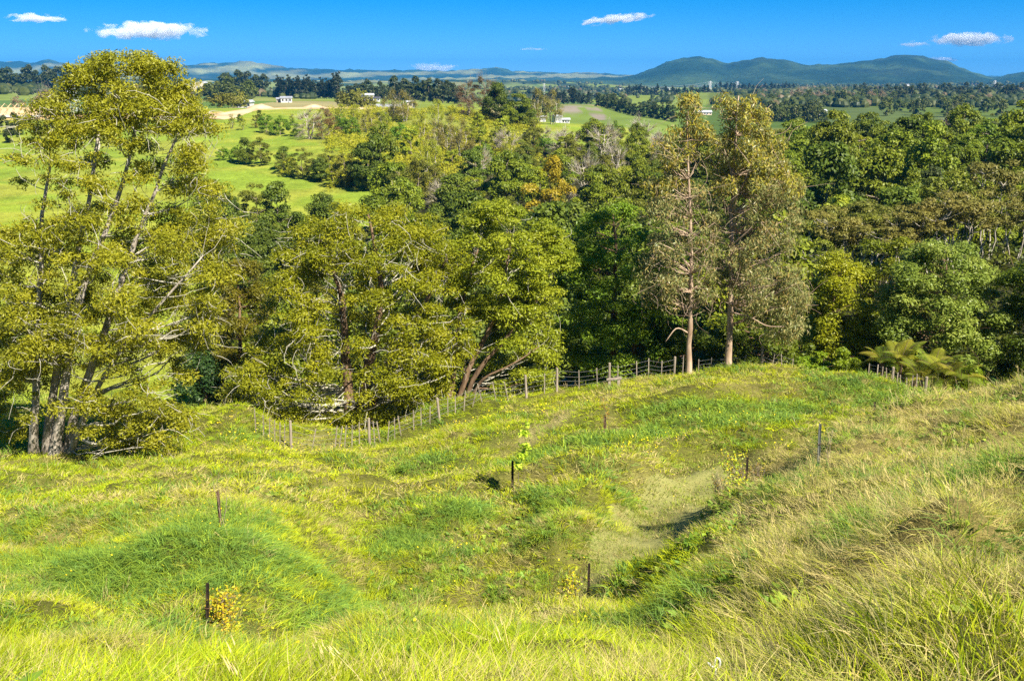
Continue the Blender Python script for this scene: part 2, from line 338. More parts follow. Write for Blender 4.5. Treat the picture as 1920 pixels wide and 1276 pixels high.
M['post'] = noise_mat('grey_timber_post', (.16, .13, .10), (.37, .31, .235), 9, .9, (1, 1, .12), .4)
M['wire'] = noise_mat('fence_wire', (.13, .13, .125), (.24, .24, .23), 8, .45, bump=0)
M['stake'] = noise_mat('dark_steel_stake', (.012, .010, .008), (.05, .035, .025), 12, .55, bump=.1)
M['stake_rust'] = noise_mat('rusty_brown_stake', (.06, .03, .018), (.16, .09, .05), 12, .8, (1, 1, .2), .3)
M['stake_grey'] = noise_mat('grey_steel_stake', (.05, .06, .055), (.14, .15, .14), 12, .5, bump=.1)
M['white'] = noise_mat('white_plastic', (.72, .72, .70), (.82, .82, .80), 20, .4, bump=0)
M['wall_white'] = noise_mat('white_painted_wall', (.48, .47, .44), (.58, .57, .54), .5, .8, bump=0)
M['wall_red'] = noise_mat('red_wall', (.34, .08, .05), (.42, .11, .07), .5, .8, bump=0)
M['wall_tan'] = noise_mat('tan_wall', (.5, .4, .3), (.6, .5, .38), .5, .8, bump=0)
M['roof_grey'] = noise_mat('grey_roof', (.20, .21, .24), (.30, .31, .34), .5, .6, bump=0)
M['roof_pale'] = noise_mat('pale_roof', (.36, .38, .40), (.46, .48, .50), .5, .5, bump=0)
M['roof_dark'] = noise_mat('dark_roof', (.05, .05, .06), (.09, .09, .10), .5, .6, bump=0)
M['glass'] = noise_mat('dark_window', (.02, .025, .03), (.04, .05, .06), .5, .1, bump=0, spec=.5)
M['timber'] = noise_mat('fresh_timber', (.55, .38, .2), (.68, .5, .3), 2, .8, bump=0)
M['steel'] = noise_mat('galvanised_steel', (.5, .5, .5), (.65, .65, .64), 1, .5, bump=0)
M['flower'] = noise_mat('yellow_petal', (.75, .55, .01), (.82, .66, .02), 3, .6, bump=0)
M['fern'] = leaf_mat('fern_frond', .35, .5, .01, .08)

# ------------------------------------------------------------------ ground, farmland, hills
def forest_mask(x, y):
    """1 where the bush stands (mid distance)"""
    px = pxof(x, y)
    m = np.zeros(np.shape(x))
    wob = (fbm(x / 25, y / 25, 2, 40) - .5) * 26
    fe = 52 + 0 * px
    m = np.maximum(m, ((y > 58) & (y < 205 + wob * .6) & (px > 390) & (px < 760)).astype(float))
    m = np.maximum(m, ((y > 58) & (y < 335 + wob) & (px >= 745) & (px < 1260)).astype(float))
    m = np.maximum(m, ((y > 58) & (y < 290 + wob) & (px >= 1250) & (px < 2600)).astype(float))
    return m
GREENS = np.array([[.17, .24, .02], [.22, .28, .025], [.26, .30, .04], [.14, .21, .02]])
def ground_color(x, y):
    px = pxof(x, y); n = fbm(x / 9, y / 9, 3, 21); n2 = fbm(x / 2.2, y / 2.2, 2, 22)
    c = GREENS[1][None] * np.ones((len(x), 1))
    k = sstep(.35, .65, n)[:, None]
    c = c * (1 - k) + np.array([.27, .29, .035]) * k
    near = (y < 62)
    th = ((1 - sstep(52, 75, y)) * .8)[:, None]; c = c * (1 - th) + (np.array([.10, .095, .028]) * (.6 + .8 * n2[:, None])) * th
    straw = np.clip(sstep(1300, 1560, px) * (y < 34) * sstep(.3, .6, n2) + .5 * sstep(.6, .75, n2), 0, 1) * near
    c = c * (1 - .6 * straw[:, None]) + np.array([.26, .20, .08]) * (.6 * straw[:, None])
    d = polydist(x, y, PATHW); pk = (1 - sstep(.8, 1.5, d))[:, None]
    c = c * (1 - pk) + np.array([.17, .16, .05]) * pk
    bk = bank(x, y)[:, None]; c = c * (1 - bk) + np.array([.075, .05, .028]) * bk  # bare soil on the bank, painted dark to stand for its shadow too
    d = polydist(x, y, TRACKW); pk = (1 - sstep(.25, .7, d))[:, None]
    c = c * (1 - pk) + np.array([.30, .26, .10]) * pk
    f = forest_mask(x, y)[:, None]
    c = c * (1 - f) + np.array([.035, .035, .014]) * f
    # pasture beyond
    far = sstep(180, 260, y)[:, None]
    fld = np.array([.17, .235, .025]) * (1 - k) + np.array([.24, .26, .035]) * k
    c = np.where((far > 0) & (f < .5), c * (1 - far) + fld * far, c)
    scr = (sstep(300, 330, y) * (px > 600) * (px < 1010))[:, None] * (f < .5)
    c = c * (1 - .6 * scr) + np.array([.17, .18, .03]) * .6 * scr
    clay = ((px < 420) * sstep(404, 412, y) * (1 - sstep(426, 440, y)))[:, None]
    c = c * (1 - clay) + np.array([.5, .32, .15]) * clay
    return c
def farm_color(x, y):
    u = np.floor(x / 140 + .5 * fbm(x / 300, y / 300, 2, 31)).astype(int); v = np.floor(y / 330 + fbm(x / 350, y / 350, 2, 32)).astype(int)
    h = ((u * 73856093) ^ (v * 19349663)) & 1023
    pal = np.array([[.10, .16, .03], [.15, .19, .035], [.12, .17, .03], [.19, .21, .05], [.08, .13, .03], [.24, .21, .09], [.16, .20, .03], [.11, .15, .04]])
    c = pal[h % 8]
    px = pxof(x, y)
    c = c * np.where(px > 1330, .7, 1.0)[:, None]  # paddocks to the right painted darker, standing in for cloud shadow
    k = ((px < 1000) & (y > 1400)).astype(float)[:, None] * .5
    c = c * (1 - k) + np.array([.22, .24, .05]) * k
    gk = ((px > 940) & (px < 1270) & (y < 1010))[:, None]; c = np.where(gk, np.array([.13, .18, .03]), c)
    op = ((px > 560) & (px < 930) & (y > 1500)); wood = (sstep(.56, .62, fbm(x / 260, y / 420, 3, 34)) * (y > 1200) * np.where(op, .25, 1))[:, None]
    c = c * (1 - wood) + np.array([.03, .045, .02]) * wood
    # bare grey bank of stumps on the near side of the low hill
    g = ((px > 1045) & (px < 1135) & (y > 800) & (y < 905)).astype(float) * sstep(.5, .56, fbm(x / 10, y / 25, 2, 36))
    c = c * (1 - g[:, None]) + np.array([.20, .17, .13]) * g[:, None]
    return c
def hill_color(x, y):
    px = pxof(x, y); n = fbm(x / 500, y / 700, 3, 51)
    c = np.array([.022, .042, .016]) + 0 * x[:, None]  # dark bush, with cloud shade over the hills put into the colour
    g = (sstep(.5, .6, n) * (1 - sstep(1150, 1220, px) * .95))[:, None]
    c = c * (1 - g) + np.array([.22, .22, .08]) * g
    q = fbm(x / 190, y / 420, 3, 53)[:, None]; c = c * (.55 + 1.1 * q) + np.array([.02, .025, .006]) * sstep(.5, .68, q)
    k = (sstep(.64, .7, n) * sstep(1400, 1500, px) * (y < 6300))[:, None]
    c = c * (1 - k) + np.array([.13, .15, .04]) * k
    return c
ang = np.concatenate([np.radians(np.linspace(-180, -64, 14, endpoint=False)), np.radians(np.linspace(-64, -33, 40, endpoint=False)),
                      np.radians(np.linspace(-33, 33, 300, endpoint=False)), np.radians(np.linspace(33, 64, 40, endpoint=False)), np.radians(np.linspace(64, 180, 15))])
rad = np.concatenate([np.geomspace(1, 4.2, 9, endpoint=False), np.geomspace(4.2, 66, 290, endpoint=False), np.geomspace(66, 600, 150, endpoint=False), np.geomspace(600, 17000, 170)])
def terrain_z(a, r):
    lim = R(62)
    ac = np.clip(a, -lim, lim); x, y = r * np.sin(ac), r * np.cos(ac)
    z = H(x, y)
    out = np.abs(a) > lim
    if out.any():
        k = sstep(lim, math.pi, np.abs(a[out])); ro = r[out]
        zl = H(ro * math.sin(-lim), ro * math.cos(lim)); zr = H(ro * math.sin(lim), ro * math.cos(lim))
        z[out] = z[out] * (1 - k) + .5 * (zl + zr) * k
    return z
def terrain_piece(name, r0, r1, cf, mat):
    i0, i1 = np.searchsorted(rad, r0), min(np.searchsorted(rad, r1), len(rad) - 1)
    rr = rad[i0:i1 + 1]; A, Rr = np.meshgrid(ang, rr)
    a, r = A.ravel(), Rr.ravel(); z = terrain_z(a, r); x, y = r * np.sin(a), r * np.cos(a)
    yy = np.maximum(y, .9)
    if r0 < 10:
        z = z - .09 * (1 - sstep(1.3, 1.9, polydist(x, y, PATHW)))
    n, m = len(rr), len(ang)
    i = np.arange(n - 1)[:, None] * m; j = np.arange(m - 1)[None]
    Q = np.stack([i + j, i + j + 1, i + m + j + 1, i + m + j], -1).reshape(-1, 4)[:, ::-1]
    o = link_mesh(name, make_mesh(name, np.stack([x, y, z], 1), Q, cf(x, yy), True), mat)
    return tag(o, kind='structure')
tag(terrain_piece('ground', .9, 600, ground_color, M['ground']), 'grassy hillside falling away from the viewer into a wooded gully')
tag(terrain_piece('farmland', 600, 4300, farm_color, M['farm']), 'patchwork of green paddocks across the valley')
tag(terrain_piece('hills', 4300, 17000, hill_color, M['hill']), 'bush covered hills on the skyline')
def strip(name, pts, width, lift, mat, nseg=60, ncross=7, label=None):
    pts = np.array(pts); d = np.concatenate([[0], np.cumsum(np.linalg.norm(np.diff(pts, axis=0), axis=1))])
    q = np.linspace(0, d[-1], nseg); P = np.stack([pchip(d, pts[:, 0], q), pchip(d, pts[:, 1], q)], 1)
    T = np.gradient(P, axis=0); T /= np.linalg.norm(T, axis=1)[:, None]; N = np.stack([T[:, 1], -T[:, 0]], 1)
    wv = width * (.85 + .3 * fbm(q / 2.5, q * 0, 2, 60)) if np.isscalar(width) else np.interp(q / d[-1], np.linspace(0, 1, len(width)), width)
    k = np.linspace(-1, 1, ncross); X = P[:, None] + N[:, None] * (k[None, :, None] * wv[:, None, None])
    x, y = X[..., 0].ravel(), X[..., 1].ravel(); z = H(x, y) + lift - np.tile(np.abs(k) ** 4, nseg) * (lift + .1)
    i = np.arange(nseg - 1)[:, None] * ncross; j = np.arange(ncross - 1)[None]
    Q = np.stack([i + j, i + j + 1, i + ncross + j + 1, i + ncross + j], -1).reshape(-1, 4)
    o = link_mesh(name, make_mesh(name, np.stack([x, y, z], 1), Q, None, True), mat); tag(o, label, kind='structure'); return o
strip('path', PATHW, [.5, .8, 1.2, 1.6, 1.75, 1.7, 1.5, 1.2, .9, .4], .0, M['dirt'], 90, 13, 'short grazed track with bare earth between the grassy banks')
ROADP = [(395, 405), (415, 412), (440, 428), (480, 446), (530, 446), (580, 444), (640, 440), (690, 434), (715, 430)]
strip('road', [gp(p, Y, False)[:2] for p, Y in ROADP], 7.0, .25, M['clay'], 60, 5, 'pale clay haul road along the ridge top')

# ------------------------------------------------------------------ tree building
def leafquads(rng, C, D, ln, wd, spread, droop=0.0, face=None, facesp=.55):
    n = len(C)
    d = D + spread * rng.normal(size=(n, 3)); d[:, 2] -= droop
    d /= np.linalg.norm(d, axis=1)[:, None] + 1e-9
    if face is None: s = np.cross(d, rng.normal(size=(n, 3)))
    else:
        nn = face + facesp * rng.normal(size=(n, 3)); t_ = rng.normal(size=(n, 3)) + d * .6
        d = t_ - nn * (t_ * nn).sum(1)[:, None] / ((nn * nn).sum(1)[:, None] + 1e-6); d[:, 2] -= droop; d /= np.linalg.norm(d, axis=1)[:, None] + 1e-9
        s = np.cross(nn, d)
    s /= np.linalg.norm(s, axis=1)[:, None] + 1e-9
    l = ln * rng.uniform(.65, 1.3, n)[:, None]; w_ = wd * rng.uniform(.7, 1.3, n)[:, None]
    V = np.stack([C - d * l * .45, C + s * w_ * .5, C + d * l * .55, C - s * w_ * .5], 1).reshape(-1, 3)
    return V, np.arange(4 * n).reshape(-1, 4)
def crown_mesh(name, rng, pads, per_pad, ln, wd, pal, spread=.7, droop=0., shell=.55, up=.35, flat=None, face=True, padvar=.55, facesp=.55):
    """pads: n x 4 (centre, radius) or n x 6 (centre, rx, ry, rz). pal: list of two or three leaf colours"""
    pads = np.asarray(pads, float)
    if pads.shape[1] == 4: pads = np.hstack([pads[:, :3], pads[:, 3:4], pads[:, 3:4], pads[:, 3:4] * (flat or .7)])
    vol = (pads[:, 3] * pads[:, 4] * pads[:, 5]) ** (2 / 3); nper = np.maximum(4, (per_pad * vol / vol.mean()).astype(int))
    idx = np.repeat(np.arange(len(pads)), nper); n = len(idx)
    d = rng.normal(size=(n, 3)); d[:, 2] += up * 1.2; d /= np.linalg.norm(d, axis=1)[:, None]
    r = rng.uniform(0, 1, n) ** shell
    # lumpy pads: smaller sprigs gathered inside each pad
    C = pads[idx, :3] + d * r[:, None] * pads[idx, 3:6]
    sub = .16 * pads[idx, 3:6].mean(1)[:, None]
    C = C + (np.sin(C * (2.6 / np.maximum(sub * 6, .05)) + idx[:, None]) * sub * .6)
    D = d * .8 + np.array([0, 0, up])
    V, Q = leafquads(rng, C, D, ln, wd, spread, droop, D if face else None, facesp)
    pal = np.array(pal); pr = rng.uniform(0, 1, len(pads))
    k = np.clip(pr[idx] * padvar + rng.uniform(0, 1, n) * (1.15 - padvar) - .08, 0, .999) * (len(pal) - 1)
    i = k.astype(int); f = (k - i)[:, None]
    c = pal[i] * (1 - f) + pal[np.minimum(i + 1, len(pal) - 1)] * f
    return make_mesh(name, V, Q, np.repeat(c, 4, 0))
def curve(a, b, rng, bow=.2, n=7, sag=0.0):
    a, b = np.array(a, float), np.array(b, float); t = np.linspace(0, 1, n)[:, None]
    L = np.linalg.norm(b - a); off = rng.normal(size=3) * bow * L; off[2] *= .5
    P = a + (b - a) * t + off * (t * (1 - t)) * 1.6 + rng.normal(size=(n, 3)) * L * .018 * np.sin(t * math.pi)
    P[:, 2] += (sag * L * (t * (1 - t)))[:, 0] * 4
    return P
def envelope(rng, prof, base, n, pr, inner=.45, Yc=None, depth=1.0, minr=.6):
    """pads scattered in a crown: prof rows (py, px left, px right) seen at distance Yc; the crown is as deep as it is wide"""
    prof = sorted(prof); py = np.array([p[0] for p in prof], float); lo = np.array([p[1] for p in prof], float); hi = np.array([p[2] for p in prof], float)
    out = []; A = np.maximum(hi - lo, 20); cdf = np.concatenate([[0], np.cumsum((A[1:] + A[:-1]) / 2 * np.diff(py))]); cdf /= cdf[-1]
    for i in range(n):
        y_ = float(np.interp(rng.uniform(), cdf, py)); l, h = np.interp(y_, py, lo), np.interp(y_, py, hi)
        c, hw = (l + h) / 2, (h - l) / 2
        a = rng.uniform(0, 2 * math.pi); q = inner + (1 - inner) * rng.uniform() ** .6
        hm = hw / F * Yc
        p = unproj(c + hw * q * math.cos(a), y_, Yc)
        r = pr * rng.uniform(.65, 1.35)
        dy = hm * q * math.sin(a) * depth
        f = 1 + dy / Yc * .0
        out.append([p[0] * f, p[1] + dy, p[2] + rng.normal() * .1, r])
    P = np.array(out)
    gz = H(P[:, 0], P[:, 1]); P[:, 2] = np.maximum(P[:, 2], gz + P[:, 3] * .55)
    return P
def near_tree(name, label, cat, base, stems, pads, crown, leafm, barkm, rng, nbranch=24, br=.07, twigs=None, bow=.22, group=None, stem_r=None, bsides=5):
    """thing > trunk (each stem), branch (each main limb), twigs, crown; world coordinates re-centred on the base"""
    base = np.array(base); t = empty(name, base); tag(t, label, cat, group)
    allp = []
    for si, S in enumerate(stems):
        S = np.array(S, float); d = np.concatenate([[0], np.cumsum(np.linalg.norm(np.diff(S, axis=0), axis=1))])
        q = np.linspace(0, d[-1], 16); P = np.stack([pchip(d, S[:, k], q) for k in range(3)], 1)
        P[1:-1] += rng.normal(size=(14, 3)) * .022
        r0 = (stem_r[si] if stem_r else .28); rr = np.linspace(r0, r0 * .16, 16) * (1 + .06 * rng.normal(size=16)); rr[0] *= 1.35; rr[1] *= 1.1
        m = MB(); m.tube(P - base, rr, 9); m.build('trunk', barkm, t, True)
        allp.append(np.hstack([P, rr[:, None]]))
    allp = np.vstack(allp)
    order = rng.permutation(len(pads))[:nbranch + 160]
    tw = MB(); nb = 0
    for k in order:
        pd = pads[k]
        if crown is not None and pd[2] < base[2] + 4.2: continue
        dv = pd[:3] - allp[:, :3]; hd = np.hypot(dv[:, 0], dv[:, 1])
        cost = np.linalg.norm(dv, axis=1) + np.where(dv[:, 2] < .25 * hd, 3 + hd, 0) + np.where(allp[:, 2] < base[2] + 1.2, 2, 0)
        a = allp[np.argmin(cost)]
        P = curve(a[:3], pd[:3] + np.array([0, 0, -.2 * pd[3]]), rng, bow, 8, -.05)
        L = np.linalg.norm(P[-1] - P[0]); r0 = min(a[3] * .6, br * (.5 + L * .16))
        if nb < nbranch and L > .8:
            m = MB(); m.tube(P - base, np.linspace(r0, r0 * .25, 8), bsides); m.build('branch', twigs or barkm, t, True); nb += 1
        elif L > .3:
            tw.tube(P - base, np.linspace(r0 * .6, r0 * .15, 8), 3, False)
    return t, tw, base
def add_twigs(t, tw, base, pads, rng, n, ln, r, mat, droop=.0):
    for k in rng.integers(0, len(pads), n):
        pd = pads[k]; d = rng.normal(size=3); d /= np.linalg.norm(d)
        a = pd[:3] + d * pd[3] * rng.uniform(.2, 1.0)
        b = a + (d * .6 + rng.normal(size=3) * .6 + np.array([0, 0, -droop])) * ln * rng.uniform(.5, 1.3)
        P = curve(a, b, rng, .35, 6)
        tw.tube(P - base, np.linspace(r, r * .4, 6), 3, False)
    o = tw.build('twigs', mat, t, True); o['kind'] = 'stuff'; return o
def add_crown(t, base, pads, rng, per, ln, wd, pal, mat, **kw):
    P = pads.copy(); P[:, :3] -= base
    return link_mesh('crown', crown_mesh('crown', rng, P, per, ln, wd, pal, **kw), mat, t)
def stems_px(base, lst):
    return [[base + np.array([o, q, -.3])] + [unproj(*p) for p in L] for (o, q), L in lst]

TOT = [(.12, .15, .012), (.18, .20, .014), (.25, .255, .02)]
TOTD = [(.05, .08, .014), (.08, .12, .016), (.13, .165, .02)]
rng = np.random.default_rng(5)
# --- tall many-stemmed tree at the left
b = gp(98, 41)
prof = [(112, 160, 215), (120, 145, 310), (150, 125, 345), (200, 75, 385), (250, 40, 410), (300, 45, 425), (340, 70, 430), (380, 90, 430), (430, -10, 440), (500, -40, 440), (560, -40, 435), (620, -40, 415), (680, -30, 375), (740, -20, 370), (800, 10, 350), (845, 70, 310)]
pads = np.vstack([envelope(rng, [p for p in prof if p[0] < 790], b, 300, .62, .3, 41, .85), envelope(rng, [p for p in prof if 410 < p[0] < 700], b, 130, .7, .35, 41, .85), envelope(rng, [p for p in prof if p[0] < 290], b, 90, .62, .3, 41, .8), envelope(rng, [(740, 170, 372), (800, 190, 355), (842, 205, 310)], b, 26, .55, .3, 40.5, .7), envelope(rng, [(730, -30, 60), (800, -20, 40), (830, -10, 30)], b, 12, .55, .3, 41, .8), envelope(rng, [(640, 0, 340), (720, 10, 330), (790, 30, 300)], b, 34, .5, .5, 40, .6), envelope(rng, [(800, 180, 350), (858, 190, 320)], b, 16, .5, .3, 40, .6)])
pads = np.vstack([pads, [[*unproj(x, y, 40.5 + rng.normal() * .8), .55] for x, y in [(75, 205), (85, 235), (55, 240), (110, 250), (60, 270), (90, 270), (45, 225), (40, 345), (25, 300), (110, 185), (170, 120), (205, 112), (265, 112), (295, 122)]]])
st = stems_px(b, [((-.85, .1), [(65, 800, 40.4), (72, 600, 40.5), (80, 400, 40.5), (95, 270, 40.6), (85, 215, 40.7)]), ((-.35, .3), [(92, 800, 41), (130, 560, 41), (172, 340, 41), (190, 220, 41.2), (200, 140, 41.4)]),
                  ((.1, -.2), [(112, 790, 40.6), (150, 560, 40.4), (235, 330, 40.6), (262, 200, 41), (280, 130, 41)]), ((.45, .2), [(135, 800, 41), (210, 580, 41), (275, 400, 41.2), (305, 320, 41.2), (345, 225, 41.3)]),
                  ((.75, -.3), [(150, 800, 40.2), (230, 650, 39.8), (310, 560, 39.6), (380, 480, 39.6)])])
t, tw, b0 = near_tree('tall_tree', 'tall loose many-stemmed olive tree with pale lichened branches, tallest in the paddock', 'tree', b, st, pads, None, None, M['bark_grey'], rng, 46, .075, M['twig'], .3, stem_r=[.2, .21, .22, .21, .16])
add_twigs(t, tw, b0, pads[pads[:, 2] < pads[:, 2].max() - 1.6], rng, 1700, .7, .015, M['twig'], .1)
OLV = [(.125, .14, .016), (.185, .195, .02), (.245, .245, .03)]
add_crown(t, b0, pads, rng, 300, .16, .05, OLV, M['leaf_near'], spread=.55, shell=.6, up=.5, flat=.6, facesp=.8)
# --- broad spreading tree
b = gp(668, 53.5)
prof = [(392, 640, 730), (410, 585, 785), (450, 545, 850), (500, 515, 885), (550, 500, 905), (600, 485, 900), (650, 460, 890), (700, 425, 865), (745, 440, 825), (785, 500, 760)]
pads = envelope(rng, prof, b, 400, .8, .5, 54, .82)
st = stems_px(b, [((-.3, 0), [(650, 700, 53.5), (640, 560, 53.5), (600, 450, 53.5)]), ((.2, .2), [(690, 690, 53.8), (715, 540, 54), (690, 400, 54)]), ((.5, -.1), [(720, 700, 53), (790, 580, 53), (840, 480, 53)])])
t, tw, b0 = near_tree('spreading_tree', 'broad spreading yellow-green evergreen with pale lichened twigs behind the low fence', 'tree', b, st, pads, None, None, M['bark_red'], rng, 44, .08, M['twig'], .25, stem_r=[.36, .34, .3])
add_twigs(t, tw, b0, pads[pads[:, 1] < 54], rng, 700, .8, .017, M['twig'], .25)
cl = [k for k in range(len(pads)) if 560 < proj(pads[k:k + 1, :3])[0][0] < 720 and 620 < proj(pads[k:k + 1, :3])[1][0] < 740 and pads[k, 1] < 53]
add_crown(t, b0, pads, rng, 340, .18, .064, TOT, M['leaf_near'], spread=.6, up=.55, flat=.55, facesp=.6)
# --- leaning-trunk tree
b = gp(850, 54)
prof = [(388, 905, 950), (420, 870, 1045), (470, 848, 1068), (520, 858, 1052), (570, 880, 1042), (620, 900, 1042), (670, 905, 1035), (705, 895, 1035), (735, 940, 1030)]
pads = envelope(rng, prof, b, 190, .78, .4, 55, 1.1)
st = stems_px(b, [((-.4, 0), [(850, 700, 54.2), (860, 600, 54.5), (900, 450, 55)]), ((0, .1), [(880, 690, 54), (930, 590, 54), (960, 440, 55)]), ((.2, -.2), [(900, 690, 53.5), (960, 620, 53.3), (1010, 500, 54)]), ((.5, 0), [(905, 712, 53.2), (965, 680, 52.8), (1010, 650, 52.8)])])
t, tw, b0 = near_tree('leaning_tree', 'bright green evergreen with a fan of leaning red-brown trunks at the fence', 'tree', b, st, pads, None, None, M['bark_red'], rng, 26, .07, M['bark_red'], .2, stem_r=[.2, .2, .17, .13])
add_twigs(t, tw, b0, pads, rng, 90, 1.0, .016, M['twig'], .1)
add_crown(t, b0, pads, rng, 390, .19, .068, [(.12, .16, .016), (.18, .215, .02), (.24, .265, .03)], M['leaf_near'], spread=.6, up=.55, flat=.5)
# --- dark tree
b = gp(1150, 58)
prof = [(392, 1120, 1190), (430, 1080, 1235), (480, 1050, 1270), (540, 1040, 1285), (600, 1042, 1290), (660, 1045, 1290), (705, 1065, 1280)]
pads = envelope(rng, prof, b, 190, .8, .4, 58, .9)
st = stems_px(b, [((0, 0), [(1150, 600, 58), (1155, 480, 58), (1150, 400, 58)]), ((.6, 0), [(1200, 600, 58), (1220, 500, 58)])])
t, tw, b0 = near_tree('dark_evergreen_tree', 'dense dark green evergreen standing between the leaning tree and the gums', 'tree', b, st, pads, None, None, M['bark_red'], rng, 20, .07, M['bark_red'], .2)
add_twigs(t, tw, b0, pads, rng, 60, 1.0, .016, M['bark_red'], .1)
add_crown(t, b0, pads, rng, 350, .215, .075, [(.09, .155, .02), (.145, .215, .026), (.21, .27, .035)], M['leaf_near'], spread=.6, up=.5, flat=.6)
# --- two gum trees
def gum(label, bx, Y, prof, stem, limbs, npads, seed, r0):
    rng = np.random.default_rng(seed); b = gp(bx, Y)
    pads = envelope(rng, prof, b, int(npads * 1.6), .5, .2, Y, .8)
    st = [[b + np.array([0, 0, -.3])] + [unproj(*p) for p in stem]]
    t, tw, b0 = near_tree('gum_tree', label, 'tree', b, st, pads, True, None, M['bark_gum'], rng, 54, .07, M['bark_gum'], .2, group='gum trees on the knoll', stem_r=[r0])
    for L in limbs:
        m = MB(); P = np.array([unproj(*p) for p in L]); d = np.concatenate([[0], np.cumsum(np.linalg.norm(np.diff(P, axis=0), axis=1))])
        q = np.linspace(0, d[-1], 10); P = np.stack([pchip(d, P[:, k], q) for k in range(3)], 1)
        m.tube(P - b0, np.linspace(.055, .02, 10), 6); m.build('branch', M['bark_gum'], t, True)
    add_twigs(t, tw, b0, pads, rng, 260, 1.1, .014, M['bark_gum'], .1)
    pj = proj(pads[:, :3])[0]; tk = (np.abs(pj - bx) < 24) & (pads[:, 1] < Y) & (rng.uniform(size=len(pads)) < .75); pads = pads[~tk]
    # hanging leaf clusters; upper crown carries ochre new growth
    P = pads.copy(); P[:, :3] -= b0; top = P[:, 2].max()
    hi = P[:, 2] > top * .70
    G = [(.14, .16, .05), (.19, .21, .065), (.25, .245, .085), (.32, .28, .11), (.33, .22, .06)]
    G2 = [(.25, .24, .025), (.33, .30, .03), (.38, .28, .04)]
    V = []
    link_mesh('crown', crown_mesh('crown', rng, P, 112, .24, .05, G, spread=.5, droop=.8, shell=.5, up=.1, flat=1.0, padvar=.12, facesp=.9), M['leaf_gum'], t)
    link_mesh('new_growth', crown_mesh('new_growth', rng, P[hi], 84, .24, .06, G2, spread=.5, droop=.5, shell=.45, up=.3, flat=1.0, padvar=.2, facesp=.9), M['leaf_gum'], t)
    return t
gum('slender tall gum tree with sparse brownish foliage and bare lower trunk', 1291, 52,
    [(195, 1272, 1302), (230, 1255, 1320), (280, 1235, 1335), (330, 1222, 1340), (400, 1205, 1345), (470, 1200, 1345), (540, 1198, 1345), (575, 1225, 1325)],
    [(1293, 640, 52), (1296, 520, 52), (1294, 400, 52), (1290, 280, 52), (1287, 190, 52)],
    [[(1292, 625, 52), (1270, 615, 51.6), (1248, 640, 51.4)], [(1296, 560, 52), (1312, 540, 51.6), (1330, 555, 51.3)], [(1294, 500, 52), (1265, 470, 51.5), (1235, 455, 51.2)]], 95, 31, .155)
gum('stouter tall gum tree with golden tip and pale upswept limbs, beside the slender one', 1366, 52.2,
    [(180, 1372, 1402), (205, 1345, 1430), (250, 1330, 1462), (300, 1325, 1485), (350, 1325, 1500), (400, 1320, 1500), (450, 1315, 1495), (500, 1320, 1510), (550, 1320, 1520), (560, 1350, 1522), (600, 1420, 1512), (632, 1440, 1500)],
    [(1368, 620, 52.2), (1372, 500, 52.2), (1372, 400, 52.2), (1376, 300, 52.2), (1385, 180, 52.2)],
    [[(1372, 425, 52), (1400, 400, 51.6), (1425, 388, 51.4)], [(1373, 380, 52), (1392, 350, 51.6), (1410, 300, 51.3), (1415, 270, 51.3)], [(1372, 460, 52), (1400, 435, 51.4), (1422, 412, 51.2)],
     [(1374, 345, 52), (1368, 310, 51.7), (1358, 280, 51.5)], [(1370, 585, 52), (1400, 592, 51.3), (1445, 612, 51), (1470, 612, 51)], [(1371, 525, 52), (1420, 520, 51.3), (1455, 525, 51)], [(1370, 570, 52), (1385, 580, 51.7), (1398, 572, 51.5)]], 190, 32, .20)
# --- trees at the right of the gums
def bushy(name, label, bx, Y, prof, npads, pr, pal, seed, per=340, ln=.21, wd=.075, bark='bark_red', flat=.6, cat='tree', depth=.9, inner=.45, twig=40, nb=14):
    rng = np.random.default_rng(seed); b = gp(bx, Y); pads = envelope(rng, prof, b, npads, pr, inner, Y, depth)
    ys = sorted(p[0] for p in prof); mid = (ys[0] + ys[-1]) / 2
    st = [[b + np.array([0, 0, -.3]), unproj(bx, mid + 30, Y), unproj((prof[0][1] + prof[0][2]) / 2, ys[0] + 25, Y)]]
    t, tw, b0 = near_tree(name, label, cat, b, st, pads, None, None, M[bark], rng, nb, .06, M[bark], .2, stem_r=[.24])
    add_twigs(t, tw, b0, pads, rng, twig, .8, .014, M[bark], .1)
    add_crown(t, b0, pads, rng, per, ln, wd, pal, M['leaf_near'], spread=.6, up=.5, flat=flat)
    return t
bushy('evergreen_tree', 'upright yellow-green evergreen standing behind the stouter gum', 1560, 58, [(478, 1550, 1575), (510, 1530, 1615), (560, 1520, 1640), (620, 1515, 1645), (690, 1525, 1640)], 85, .72, TOT, 41)
bushy('evergreen_tree', 'ragged dark evergreen with bright top between the upright and the rounded tree', 1665, 62, [(455, 1655, 1690), (490, 1615, 1715), (540, 1600, 1730), (620, 1610, 1720), (690, 1620, 1700)], 80, .75, [(.08, .11, .014), (.13, .16, .016), (.19, .21, .02)], 42)
bushy('rounded_tree', 'large rounded pale green tree with dense shiny foliage above the ferns', 1765, 55, [(465, 1740, 1810), (490, 1705, 1840), (530, 1680, 1868), (580, 1660, 1880), (630, 1650, 1880), (680, 1665, 1870), (715, 1700, 1850)], 165, .72, [(.10, .15, .04), (.15, .205, .055), (.22, .26, .085)], 43, 370, .215, .08)
bushy('evergreen_tree', 'dark evergreen cut by the picture edge beside the rounded tree', 1935, 53, [(490, 1900, 1990), (540, 1885, 2010), (620, 1880, 2020), (715, 1885, 2010)], 90, .75, TOTD, 44)
bushy('understorey_tree', 'low green tree filling the gap under the stouter gum', 1440, 57, [(590, 1390, 1460), (620, 1345, 1510), (660, 1330, 1520), (692, 1340, 1515)], 60, .6, [(.06, .09, .012), (.09, .125, .015), (.13, .16, .02)], 45)
